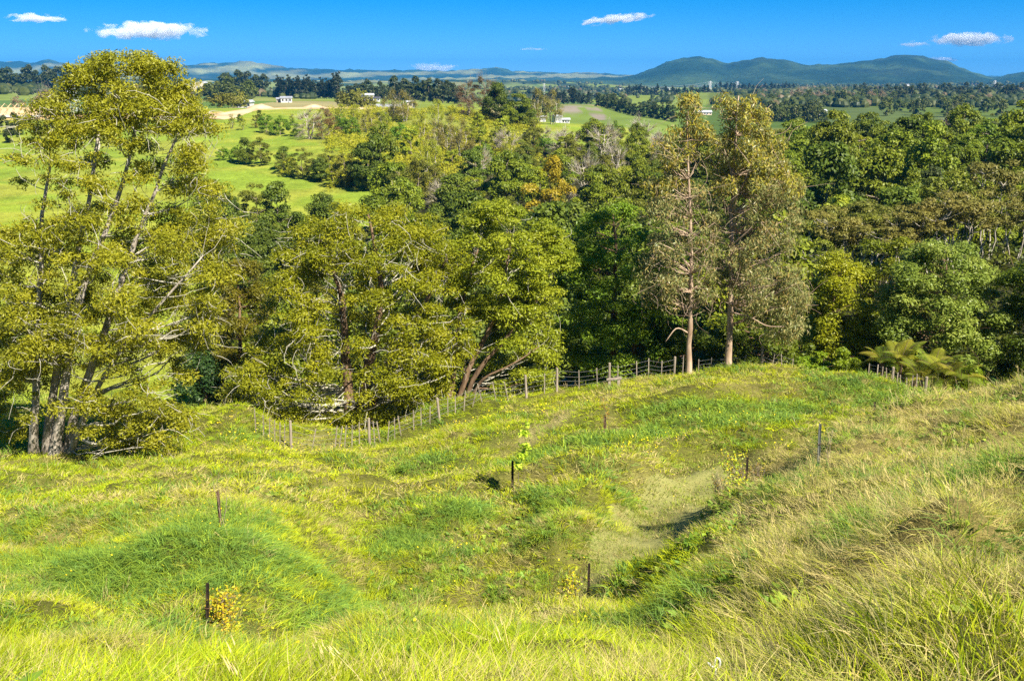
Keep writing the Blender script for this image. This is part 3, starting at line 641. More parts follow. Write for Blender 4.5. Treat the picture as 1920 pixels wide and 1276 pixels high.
bushy('understorey_tree', 'small green tree at the fence just behind the slender gum trunk', 1262, 56, [(600, 1240, 1290), (640, 1225, 1330), (690, 1230, 1330)], 34, .6, TOTD, 46)
bushy('shrub', 'bright green shrub at the fence under the rounded tree, broadest of the row', 1527, 50.5, [(668, 1510, 1540), (685, 1500, 1555), (706, 1500, 1560)], 22, .38, [(.08, .14, .012), (.13, .19, .015), (.18, .22, .02)], 47, 230, .16, .08, cat='shrub', twig=10, nb=5)
bushy('shrub', 'upright bright green shrub between the broad shrub and the ferns', 1583, 50, [(655, 1570, 1585), (680, 1565, 1600), (708, 1560, 1618)], 22, .36, [(.09, .14, .012), (.14, .19, .015), (.20, .23, .02)], 48, 230, .16, .07, cat='shrub', twig=10, nb=5)
bushy('shrub', 'yellow-green shrub rising behind the tree ferns', 1692, 49, [(645, 1685, 1700), (665, 1668, 1715), (690, 1670, 1715), (705, 1672, 1712)], 20, .4, [(.12, .15, .012), (.17, .19, .015), (.22, .22, .02)], 49, 230, .17, .08, cat='shrub', twig=8, nb=5)
bushy('shrub', 'rounded bright green shrub beyond the last tree fern', 1822, 46, [(698, 1810, 1830), (715, 1795, 1850), (745, 1792, 1855)], 22, .4, [(.09, .14, .012), (.14, .18, .014), (.19, .22, .02)], 50, 230, .16, .08, cat='shrub', twig=8, nb=5)
bushy('shrub', 'dark bluish shrub in the shade beside the mound', 385, 62, [(668, 360, 400), (700, 345, 430), (770, 350, 440)], 40, .7, [(.02, .05, .025), (.035, .07, .03), (.05, .09, .035)], 51, 240, .22, .09, cat='shrub', twig=8, nb=5)  # shade of the gully side painted into the dark bluish leaf colours
bushy('shrub', 'pale brown twiggy bush beside the tall many-stemmed tree', 415, 66, [(575, 380, 430), (610, 355, 450), (660, 360, 440)], 40, .8, [(.16, .13, .07), (.22, .18, .10), (.14, .13, .05)], 52, 240, .22, .05, cat='shrub', twig=120, nb=12, bark='bark_pale')
bushy('shrub', 'olive thicket between the pale brown bush and the spreading tree', 450, 62, [(490, 420, 470), (540, 400, 500), (620, 420, 500), (700, 420, 480)], 60, .75, [(.08, .085, .012), (.12, .115, .014), (.16, .14, .018)], 53, 260, .22, .07, cat='shrub')

# ------------------------------------------------------------------ mid-distance trees: one of each kind, then copies
def proto(kind, seed, h, prof, npad, pr, per, ln, wd, pal, bark, trunk_h=.35, nstem=1, flat=.6, droop=0., up=.5, spread=.65, inner=.4, twig=0, stem_r=.2, limb=10, shell=.5):
    """prof: (height fraction, radius in metres) rows; returns (trunk mesh, crown mesh)"""
    rng = np.random.default_rng(seed); hf = np.array([p[0] for p in prof]); rr = np.array([p[1] for p in prof])
    wgt = np.concatenate([[0], np.cumsum((rr[1:] + rr[:-1]) / 2 * np.diff(hf))]); wgt /= wgt[-1]
    P = []
    for i in range(npad):
        f = np.interp(rng.uniform(), wgt, hf); r = np.interp(f, hf, rr); a = rng.uniform(0, 2 * math.pi); q = inner + (1 - inner) * rng.uniform() ** .6
        lob = 1 + .22 * math.sin(3 * a + seed) + .12 * math.sin(5 * a - seed * 2)
        P.append([r * q * math.cos(a) * lob, r * q * math.sin(a) * lob, f * h, pr * rng.uniform(.6, 1.4)])
    P = np.array(P); m = MB()
    tops = []
    for s in range(nstem):
        a = s * 2.4 + seed; top = np.array([math.cos(a), math.sin(a), 0]) * (rr.max() * .45 if nstem > 1 else .3) + np.array([0, 0, h * (.8 if nstem == 1 else .75)])
        C = curve([math.cos(a) * .15 * (nstem > 1), math.sin(a) * .15 * (nstem > 1), -.6], top, rng, .08, 9)
        m.tube(C, np.linspace(stem_r, stem_r * .25, 9), 6); tops.append(C)
    al = np.vstack(tops)
    for k in rng.permutation(npad)[:limb]:
        d = P[k, :3] - al; c = np.linalg.norm(d, axis=1) + np.where(d[:, 2] < .2 * np.hypot(d[:, 0], d[:, 1]), 4, 0); a = al[np.argmin(c)]
        m.tube(curve(a, P[k, :3], rng, .2, 6), np.linspace(stem_r * .4, stem_r * .1, 6), 4, False)
    for k in rng.integers(0, npad, twig):
        a = P[k, :3]; d = a - np.array([0, 0, h * .45]); d /= np.linalg.norm(d) + 1e-6
        bb = a + (d + rng.normal(size=3) * .5 + np.array([0, 0, .3])) * pr * 1.3
        m.tube(curve(a - d * pr * .6, bb, rng, .2, 5), np.linspace(stem_r * .14, stem_r * .05, 5), 3, False)
    tm = m.mesh('trunk', None, True); tm.materials.append(M[bark])
    cm = crown_mesh('crown', rng, P, per, ln, wd, pal, spread=spread, droop=droop, up=up, flat=flat, shell=shell); cm.materials.append(M['leaf'])
    return tm, cm
P_ = {}
ROUND = [(.12, .55), (.25, .9), (.45, 1.0), (.65, .9), (.85, .6), (1, .18)]
def rp(r): return [(f, k * r) for f, k in ROUND]
TALLP = [(.1, .5), (.3, .9), (.5, 1.0), (.75, .75), (.9, .45), (1, .1)]
def tp(r): return [(f, k * r) for f, k in TALLP]
DK = [(.05, .085, .014), (.085, .125, .018), (.13, .175, .024)]
MD = [(.08, .125, .014), (.13, .175, .016), (.19, .23, .022)]
YG = [(.19, .24, .022), (.26, .30, .026), (.33, .345, .035)]
OC = [(.12, .11, .014), (.17, .145, .018), (.22, .18, .022)]
for i in range(3):
    P_['dark%d' % i] = proto('dark', 100 + i, 10, rp(4.0 - .3 * i), 46, 1.35, 260, .46, .24, DK, 'bark_mid')
    P_['mid%d' % i] = proto('mid', 110 + i, 10, (rp if i else tp)(4.0), 46, 1.35, 260, .46, .24, MD, 'bark_mid')
P_['olive0'] = proto('olive', 120, 9, rp(3.8), 40, .95, 180, .42, .16, [(.085, .11, .018), (.125, .15, .022), (.165, .19, .03)], 'bark_mid')
P_['olive1'] = proto('olive', 121, 9, tp(3.4), 36, .95, 180, .42, .16, [(.10, .115, .02), (.14, .155, .025), (.18, .185, .03)], 'bark_mid')
P_['bright0'] = proto('bright', 122, 7, rp(3.6), 36, .95, 180, .42, .2, [(.08, .16, .014), (.12, .21, .018), (.17, .26, .025)], 'bark_mid')
P_['bright1'] = proto('bright', 123, 8, rp(3.4), 36, .9, 180, .42, .2, [(.14, .19, .014), (.20, .245, .018), (.26, .28, .025)], 'bark_mid')
P_['willow0'] = proto('willow', 124, 9, tp(3.2), 34, .9, 170, .5, .09, YG, 'bark_pale', nstem=3, spread=.5, up=.9, twig=60, flat=1.2)
P_['willow1'] = proto('willow', 125, 8, rp(3.2), 34, .9, 150, .5, .08, [(.16, .16, .04), (.2, .19, .06), (.24, .22, .07)], 'bark_pale', nstem=3, spread=.5, up=.9, twig=90, flat=1.2)
P_['bare0'] = proto('bare', 126, 9, rp(3.8), 32, .9, 50, .4, .08, [(.14, .12, .06), (.20, .17, .09), (.12, .13, .04)], 'bark_pale', nstem=3, twig=420, limb=32, stem_r=.22)
P_['russet0'] = proto('russet', 127, 10, rp(4.2), 36, 1.0, 110, .45, .1, [(.10, .055, .03), (.15, .085, .045), (.10, .09, .03)], 'bark_mid', nstem=2, twig=260, limb=26)
P_['gold0'] = proto('gold', 128, 11, tp(3.6), 40, .95, 190, .4, .15, [(.20, .165, .014), (.27, .215, .018), (.33, .26, .028)], 'bark_mid')
P_['cone0'] = proto('cone', 129, 11, [(.05, 2.6), (.3, 2.3), (.6, 1.5), (.85, .7), (1, .1)], 44, .8, 170, .42, .14, [(.05, .075, .03), (.075, .10, .04), (.11, .13, .05)], 'bark_mid', up=.7)
P_['kanuka0'] = proto('kanuka', 130, 6.5, [(.62, 2.2), (.75, 3.0), (.88, 2.6), (1, 1.0)], 34, .75, 150, .32, .10, [(.11, .13, .024), (.145, .16, .034), (.18, .175, .05)], 'bark_pale', nstem=4, flat=.42, limb=26, stem_r=.09, up=.7)
P_['kanuka1'] = proto('kanuka', 131, 7, [(.58, 1.8), (.72, 2.8), (.88, 2.4), (1, .8)], 30, .75, 150, .32, .10, [(.12, .125, .035), (.155, .15, .045), (.185, .165, .06)], 'bark_pale', nstem=3, flat=.42, limb=24, stem_r=.09, up=.7)
P_['kanuka2'] = proto('kanuka', 132, 6.5, [(.5, 1.6), (.7, 2.7), (.88, 2.4), (1, .9)], 30, .75, 170, .32, .11, [(.10, .13, .02), (.14, .165, .026), (.175, .195, .034)], 'bark_pale', nstem=3, flat=.45, limb=24, stem_r=.085, up=.7)
# far kinds, coarser
P_['fdark'] = proto('f', 140, 12, rp(5.2), 30, 1.6, 46, 1.3, .7, [(.025, .04, .014), (.04, .055, .017), (.055, .075, .022)], 'bark_mid', limb=4)
P_['fpine'] = proto('f', 141, 15, [(.1, 3.8), (.4, 3.6), (.7, 2.6), (.9, 1.3), (1, .2)], 30, 1.5, 46, 1.3, .6, [(.012, .02, .012), (.02, .03, .015), (.03, .042, .02)], 'bark_mid', limb=4)
P_['fgreen'] = proto('f', 142, 10, rp(5.2), 30, 1.5, 46, 1.2, .7, [(.05, .075, .02), (.075, .10, .026), (.10, .125, .035)], 'bark_mid', limb=4)
P_['fpale'] = proto('f', 143, 9, rp(4.8), 28, 1.5, 46, 1.2, .5, [(.12, .14, .03), (.16, .175, .04), (.20, .20, .06)], 'bark_pale', limb=4, up=.9)
P_['fbare'] = proto('f', 144, 12, tp(4.2), 30, 1.5, 26, 1.3, .3, [(.16, .11, .08), (.21, .15, .11), (.17, .13, .09)], 'bark_pale', nstem=3, limb=28, twig=160)
P_['fpoplar'] = proto('f', 145, 15, [(.06, 2.2), (.3, 3.0), (.6, 2.8), (.85, 1.9), (1, .4)], 30, 1.3, 46, 1.2, .6, [(.035, .055, .016), (.05, .075, .02), (.07, .095, .026)], 'bark_mid', limb=4)
NAMES = {'dark': 'evergreen_tree', 'mid': 'evergreen_tree', 'olive': 'olive_tree_crowned', 'bright': 'leafy_tree', 'willow': 'willow_tree', 'bare': 'bare_tree', 'russet': 'russet_tree', 'gold': 'golden_conifer', 'cone': 'conifer_tree', 'kanuka': 'kanuka_tree'}
NAMES['olive'] = 'bush_tree'
ADJ = {'dark': 'dark green lumpy evergreen', 'mid': 'mid green lumpy evergreen', 'olive': 'dull olive tree', 'bright': 'fresh green leafy tree', 'willow': 'pale feathery willow', 'bare': 'bare grey twiggy tree', 'russet': 'russet brown twiggy tree',
       'gold': 'golden ochre conifer', 'cone': 'blue-green conical tree', 'kanuka': 'flat-topped kanuka with pale trunks'}
PROTO_OBJ = {}
TREES = []      # (kind, px, Y, object) for labelling
def put(pk, x, y, s, rz=None, sz=None, name=None, cat='tree', sink=.25):
    kind = re.sub(r'\d', '', pk)
    if pk not in PROTO_OBJ:
        r = empty(name or NAMES.get(kind, 'far_tree')); tm, cm = P_[pk]
        link_mesh('trunk', tm, None, r); link_mesh('crown', cm, None, r); PROTO_OBJ[pk] = r
    else:
        r = copy_tree(PROTO_OBJ[pk])
        if name: r.name = name
    z = float(H(np.array([x]), np.array([y]))[0]) - sink
    r.location = (x, y, z); r.rotation_euler = (0, 0, rz if rz is not None else random.uniform(0, 6.28)); r.scale = (s, s, sz or s * random.uniform(.85, 1.28))
    r['category'] = cat
    return r
def putp(pk, px, Y, s, **k):
    p = gp(px, Y); o = put(pk, p[0], p[1], s, **k); TREES.append((re.sub(r'\d', '', pk), px, Y, o)); return o
# bush in the gully and over the far slope: spaced trees, kinds by place
rs = random.Random(3)
placed = []
def blocked(x, y, d):
    return any((x - a) ** 2 + (y - b_) ** 2 < (d * .5 + c * .5) ** 2 for a, b_, c in placed)
FIXED = [('gold0', 1032, 188, 1.4), ('gold0', 1050, 178, .95), ('cone0', 1000, 150, 1.0), ('cone0', 985, 154, .75), ('russet0', 905, 392, 1.5), ('russet0', 880, 398, 1.35), ('bare0', 1060, 300, 1.2), ('bare0', 1130, 290, 1.25), ('bare0', 955, 300, 1.1), ('bare0', 1205, 330, 1.2),
         ('bare0', 580, 330, 1.3), ('russet0', 608, 328, 1.1), ('bare0', 900, 250, 1.0), ('dark0', 930, 385, 1.2), ('bright1', 895, 350, 1.0), ('mid2', 970, 380, 1.25), ('willow1', 1010, 395, 1.4), ('willow1', 1035, 400, 1.2),
         ('olive0', 752, 235, .85), ('dark1', 690, 245, 1.1), ('mid1', 715, 250, 1.15), ('cone0', 1605, 128, .95), ('cone0', 1735, 150, .95), ('cone0', 1850, 215, .9), ('cone0', 1868, 218, .85),
         # hedge rows on the pasture
         ('bright0', 420, 292, .62), ('bright0', 445, 288, .7), ('dark1', 462, 284, .62), ('olive0', 490, 282, .92), ('olive1', 532, 268, .58), ('bright1', 545, 264, .6), ('dark0', 535, 274, .6), ('olive0', 568, 262, .8), ('olive1', 588, 260, .72), ('dark2', 602, 258, .7), ('bright1', 625, 250, .66), ('olive0', 618, 260, .75), ('olive1', 648, 250, .9), ('olive0', 662, 252, .85),
         ('bright0', 500, 352, .85), ('bright0', 525, 346, .9), ('bright0', 552, 342, .8), ('bright0', 640, 345, .85), ('bright0', 660, 338, .9), ('willow0', 455, 362, .55), ('willow0', 435, 368, .5), ('dark2', 450, 390, .3), ('dark1', 487, 392, .34), ('olive1', 480, 368, .45),
         ('willow0', 600, 378, .55), ('willow0', 640, 378, .6), ('willow0', 548, 380, .4), ('willow1', 690, 350, .9), ('willow0', 668, 360, .8), ('willow1', 760, 385, 1.4), ('willow1', 735, 392, 1.2), ('willow0', 790, 330, 1.0), ('willow1', 840, 300, 1.1), ('willow1', 865, 290, 1.1), ('willow0', 720, 330, .9), ('willow0', 820, 360, .9),
         ('bright1', 770, 240, .5), ('olive0', 735, 240, .5), ('bright1', 800, 260, .6), ('dark2', 450, 150, .85), ('dark0', 470, 140, .8), ('olive1', 520, 170, .55), ('olive0', 610, 190, .5), ('dark1', 590, 178, .55)]
for f in FIXED:
    p = gp(f[1], f[2]); placed.append((p[0], p[1], 5.5 * f[3]))
    putp(*f, rz=rs.uniform(0, 6))
# kanuka belt
for i, (px, Y) in enumerate([(1510, 84), (1532, 92), (1556, 86), (1580, 94), (1602, 86), (1626, 90), (1650, 84), (1672, 93), (1696, 85), (1720, 90), (1745, 85), (1772, 92), (1798, 86), (1826, 92), (1852, 96), (1874, 100), (1900, 90), (1560, 100), (1640, 102), (1790, 103)]):
    pk = ('kanuka2', 'kanuka0', 'kanuka1', 'kanuka0')[i % 4] if px < 1660 else ('kanuka1', 'kanuka0', 'kanuka1', 'kanuka2')[i % 4]
    s = (.9 if px < 1600 else 1.0) * rs.uniform(.9, 1.1); p = gp(px, Y); placed.append((p[0], p[1], 4.2)); putp(pk, px, Y, s)
tries = 0
while tries < 9000:
    tries += 1
    Y = math.exp(rs.uniform(math.log(70), math.log(345))); px = rs.uniform(385, 1990)
    p = gp(px, Y, False)
    if forest_mask(np.array([p[0]]), np.array([Y]))[0] < .5: continue
    if 1490 < px and 78 < Y < 106: continue
    if px > 1500 and Y < 78: continue
    nz = float(fbm(np.array([p[0] / 22]), np.array([Y / 22]), 2, 77)[0])
    up_ = Y > 215 and px < 1260
    if px < 700: kinds = ['dark', 'olive', 'dark', 'mid']
    elif up_ and (px < 985 and Y > 248):
        if rs.random() < .82: continue
        kinds = ['willow', 'willow', 'bright', 'willow', 'bright']
    elif up_ and nz > .5: kinds = ['olive', 'willow', 'bare', 'olive', 'bright']
    elif up_: kinds = ['mid', 'dark', 'olive', 'bright']
    elif px > 1450: kinds = ['mid', 'dark', 'mid', 'bright', 'mid'] if Y > 104 else ['dark', 'mid']
    else: kinds = ['dark', 'dark', 'mid', 'mid', 'olive']
    k = rs.choice(kinds); s = rs.uniform(.78, 1.3) * (.82 if up_ else 1.0) * (.8 if px < 720 else 1)
    if k == 'bright' and not up_: s *= .95
    d = 9.2 * s
    if blocked(p[0], p[1], d): continue
    placed.append((p[0], p[1], d))
    n = {'dark': 3, 'mid': 3, 'olive': 2, 'bright': 2, 'willow': 2, 'bare': 1}[k]
    putp(k + str(rs.randrange(n)), px, Y, s)
print('mid trees', len(TREES))
# label every one of them by kind, slope and neighbour landmark
ORD_ = 'first second third fourth fifth sixth seventh eighth ninth tenth eleventh twelfth thirteenth fourteenth fifteenth sixteenth seventeenth eighteenth nineteenth twentieth'.split()
ORD = ORD_ + ['twenty-' + q for q in ORD_[:9]] + ['thirtieth'] + ['thirty-' + q for q in ORD_[:9]] + ['fortieth']
def zone(px, Y, kind):
    if kind == 'kanuka': return 'in the belt above the rounded tree'
    if px < 720 and Y > 215: 
        return 'in the hedge above the lower pasture' if Y < 300 else ('around the upper pasture' if Y < 366 else 'below the clay road')
    w_ = 'beside the tall many-stemmed tree' if px < 560 else 'behind the spreading tree' if px < 840 else 'behind the leaning tree' if px < 1050 else 'behind the dark evergreen' if px < 1215 else 'behind the gums' if px < 1505 else 'behind the upright evergreen' if px < 1640 else 'behind the rounded tree' if px < 1800 else 'at the wood\'s far end'
    dd = 'in the gully' if Y < 115 else 'low on the slope' if Y < 165 else 'halfway up the slope' if Y < 230 else 'high on the slope' if Y < 310 else 'on the ridge'
    return dd + ' ' + w_
from collections import defaultdict
byl = defaultdict(list)
for k, px, Y, o in TREES: byl[(k, zone(px, Y, k))].append((px, o))
for (k, z), L in byl.items():
    L.sort(key=lambda q: q[0])
    for i, (_, o) in enumerate(L):
        lab = ADJ[k] + ' ' + z
        if len(L) > 1: lab = ORD[min(i, 39)] + ' ' + lab + ' counting from the left'
        lab = lab.replace(' tree behind', ' tree behind')
        wv_ = lab.split()
        if len(wv_) > 16: lab = lab.replace(' counting from the left', ', from left')
        o['label'] = lab; o['group'] = ADJ[k] + 's in the bush'

# ------------------------------------------------------------------ far trees: shelter belts, scattered crowns
def belt(pk, pts, n, s, name, label, group, jit=6):
    made = []
    for i in range(n):
        f = (i + .5) / n * (len(pts) - 1); a = int(f); f -= a; a2 = min(a + 1, len(pts) - 1)
        px = pts[a][0] * (1 - f) + pts[a2][0] * f + rs.uniform(-1, 1); Y = pts[a][1] * (1 - f) + pts[a2][1] * f + rs.uniform(-jit, jit)
        p = gp(px, Y); o = put(pk, p[0], p[1], s * rs.uniform(.85, 1.15), name=name); o['label'] = label; o['group'] = group; made.append((px, o))
    if n > 1:
        for i, (_, o) in enumerate(sorted(made, key=lambda q: q[0])): o['label'] = ORD[i] + ' ' + label + ', from left'
belt('fpoplar', [(1118, 960), (1160, 900), (1210, 850), (1268, 800)], 26, .85, 'shelterbelt_tree', 'dark tree in the belt running down beside the low hill', 'shelter belt beside the low hill', 4)
belt('fpine', [(520, 1180), (560, 1150), (600, 1120), (640, 1090)], 24, 1.35, 'shelterbelt_tree', 'tall dark tree in the sloping shelter belt above the white farmhouse', 'sloping shelter belt above the farmhouse')
belt('fdark', [(415, 1330), (450, 1320), (500, 1300)], 14, 1.75, 'shelterbelt_tree', 'large dark dome-crowned tree in the clump above the paddock', 'dark clump above the paddock')
belt('fgreen', [(385, 930), (410, 920), (440, 910), (475, 880)], 12, 1.35, 'paddock_tree', 'rounded grey-green tree in the row below the dark clump', 'grey-green row below the dark clump')
belt('fdark', [(-30, 1350), (0, 1340), (60, 1330), (135, 1320)], 22, 1.9, 'shelterbelt_tree', 'tall dark tree in the belt beyond the pylon', 'dark belt beyond the pylon')
belt('fgreen', [(1435, 820), (1470, 800), (1510, 790), (1545, 780)], 13, 1.15, 'valley_tree', 'rounded dark green tree in the valley row behind the stouter gum', 'valley row behind the gum', 14)
belt('fpine', [(1172, 1900), (1215, 1850), (1270, 1820), (1330, 1790)], 24, 1.2, 'pine_tree', 'blue-dark pine in the plantation below the hills', 'pine plantation below the hills', 40)
belt('fpine', [(1340, 2350), (1390, 2300), (1440, 2280), (1490, 2260)], 22, 1.2, 'pine_tree', 'blue-dark pine on the knoll under the pylons', 'pines on the knoll under the pylons', 40)
belt('fdark', [(735, 900), (780, 905), (820, 900), (865, 890)], 14, 1.25, 'valley_tree', 'dark tree in the row behind the clay ridge houses', 'dark row behind the ridge houses', 12)
belt('fpine', [(1000, 1150), (1020, 1150), (1060, 1140), (1110, 1120)], 16, .95, 'pine_tree', 'ragged dark pine on the skyline of the low hill', 'ragged pines on the low hill', 18)
belt('fpale', [(1450, 470), (1490, 455), (1540, 440)], 9, 1.0, 'willow_tree', 'pale yellow-green willow in the valley just behind the stouter gum', 'pale willows behind the gum', 10)
belt('fpale', [(405, 500), (430, 505), (455, 510)], 7, .8, 'willow_tree', 'pale yellow-green willow by the small white shed', 'pale willows by the shed', 5)
belt('fpale', [(640, 520), (665, 525), (700, 530)], 7, .8, 'willow_tree', 'pale willow behind the cut in the clay road', 'pale willows behind the road', 5)
belt('fbare', [(1480, 1300), (1530, 1330), (1600, 1320), (1700, 1300)], 16, 1.1, 'bare_tree', 'bare pinkish-grey tree in the hazy valley under the hills', 'bare trees in the hazy valley', 150)
belt('fbare', [(1770, 640), (1785, 645), (1800, 650)], 5, .95, 'bare_tree', 'bare tan tree just above the wood\'s skyline', 'bare trees above the wood', 6)
belt('fdark', [(1600, 1500), (1700, 1500), (1800, 1480), (1930, 1450)], 40, 1.2, 'valley_tree', 'dark tree scattered in the hazy valley under the high hill', 'valley trees under the high hill', 260)
belt('fgreen', [(1440, 1150), (1600, 1050), (1760, 1020), (1880, 1000)], 40, 1.1, 'valley_tree', 'grey-green tree scattered across the valley floor behind the wood', 'trees across the valley floor', 190)
belt('fdark', [(650, 1050), (700, 1020), (760, 1000)], 14, 1.1, 'valley_tree', 'dark tree around the red and white houses', 'dark trees around the houses', 40)
belt('fpale', [(660, 1500), (760, 1450), (880, 1400)], 16, .9, 'valley_tree', 'small pale tree along the hollow below the far pasture', 'pale trees in the hollow', 60)
belt('fgreen', [(980, 860), (1000, 850), (1045, 860)], 7, .75, 'paddock_tree', 'low grey-green tree at the foot of the low hill', 'low trees at the foot of the hill', 8)
belt('fbare', [(78, 640), (95, 645)], 3, 1.35, 'bare_tree', 'bare reddish-brown tree beside the pylon', 'bare trees beside the pylon', 6)
belt('fbare', [(38, 560)], 1, .9, 'dead_tree', 'small dead grey tree by the timber house frame', 'dead tree by the house frame', 1)
belt('fdark', [(-40, 370), (0, 366), (40, 372), (15, 330)], 6, .5, 'paddock_tree', 'dark bush below the unfinished house on the open slope', 'dark bushes on the open slope', 8)
# the wood too far to tell trees apart
def far_wood():
    rg = np.random.default_rng(77); n = 12000
    Y = np.exp(rg.uniform(math.log(1050), math.log(4400), n)); px = np.where(rg.uniform(size=n) < .45, rg.uniform(1380, 2000, n), rg.uniform(-60, 2000, n))
    x = (px - 960) / (F * np.interp(np.log(Y), GL, GV)) * Y
    m = fbm(x / 260, Y / 420, 3, 34) + .12 * vn(x / 60, Y / 60, 5) ; keep = ((m > .60) & ~((px > 560) & (px < 930) & (Y > 1500) & (rg.uniform(size=n) < .7))) | (rg.uniform(size=n) < np.where(px > 1380, .38, .10)); x, Y, px = x[keep], Y[keep], px[keep]
    z = H(x, Y); n = len(x); s = rg.uniform(3, 6.5, n) * (1 + sstep(2500, 6000, Y) * .8)
    k = 7; a = np.arange(k) * 2 * math.pi / k
    ring = lambda f, hh: np.stack([np.cos(a)[None] * f * s[:, None] * rg.uniform(.7, 1.2, (n, k)) + x[:, None], np.sin(a)[None] * f * s[:, None] * rg.uniform(.7, 1.2, (n, k)) + Y[:, None], z[:, None] + hh * s[:, None] * rg.uniform(.85, 1.15, (n, k))], -1)
    V = np.concatenate([ring(.7, -.1), ring(1, .5), ring(.75, 1.15), np.stack([x, Y, z + 1.5 * s], -1)[:, None]], 1)
    base = np.arange(n)[:, None, None] * (3 * k + 1); j = np.arange(k); j2 = (j + 1) % k
    Q = np.concatenate([np.stack([r * k + j, r * k + j2, (r + 1) * k + j2, (r + 1) * k + j], -1) for r in (0, 1)]); T = np.stack([2 * k + j, 2 * k + j2, np.full(k, 3 * k)], -1)
    pal = np.array([[.025, .04, .015], [.04, .055, .02], [.06, .075, .025], [.10, .08, .06], [.07, .08, .035]]); c = pal[rg.choice(5, n, p=[.36, .32, .2, .06, .06])]
    me = make_mesh('woodland', V.reshape(-1, 3), [(base + Q[None]).reshape(-1, 4), (base + T[None]).reshape(-1, 3)], np.repeat(c, 3 * k + 1, 0), False)
    tag(link_mesh('woodland', me, M['leaf']), 'distant woods and hedgerows across the valley', kind='stuff')
far_wood()
# bush cover of the near forest floor: low ferns and saplings nobody could count
def undergrowth():
    rg = np.random.default_rng(5); n = 3400
    Y = np.exp(rg.uniform(math.log(57), math.log(340), n)); px = rg.uniform(380, 2000, n); x = (px - 960) / (F * np.interp(np.log(Y), GL, GV)) * Y
    k = forest_mask(x, Y) > .5; k |= (px > 620) & (px < 1010) & (Y > 300)
    x, Y = x[k], Y[k]; z = H(x, Y); r = rg.uniform(.5, 1.3, len(x))
    pads = np.stack([x, Y, z + r * .5, r], 1)
    tag(link_mesh('undergrowth', crown_mesh('undergrowth', rg, pads, 22, .55, .22, [(.04, .06, .014), (.07, .085, .016), (.11, .12, .02)], flat=.9, up=.5), M['leaf_near']), 'low scrub and ferns covering the gully floor', kind='stuff')
undergrowth()
def scrub():
    rg = np.random.default_rng(6); n = 3000
    Y = rg.uniform(244, 428, n); px = rg.uniform(615, 1010, n); x = (px - 960) / (F * np.interp(np.log(Y), GL, GV)) * Y
    k = fbm(x / 18, Y / 18, 2, 61) > .36; x, Y = x[k], Y[k]; z = H(x, Y); r = rg.uniform(.8, 2.1, len(x))
    tag(link_mesh('scrub', crown_mesh('scrub', rg, np.stack([x, Y, z + r * .45, r], 1), 44, .65, .24, [(.17, .20, .02), (.25, .265, .025), (.32, .30, .05)], flat=.9, up=.8), M['leaf_near']), 'pale yellow-green scrub over the slope below the clay ridge', kind='stuff')
scrub()

# ------------------------------------------------------------------ haze: even air round the whole scene
def haze():
    m = MB(); m.box((0, 0, 62), (36000, 36000, 290)); hm, n, l, o = new_mat('haze')
    pv = n.new('ShaderNodeVolumePrincipled'); pv.inputs['Density'].default_value = HAZE; pv.inputs['Color'].default_value = (.04, .32, .8, 1); pv.inputs['Anisotropy'].default_value = 0.0
    l.new(pv.outputs[0], o.inputs['Volume']); tag(m.build('haze', hm), 'thin blue haze over the valley', kind='stuff')
haze()
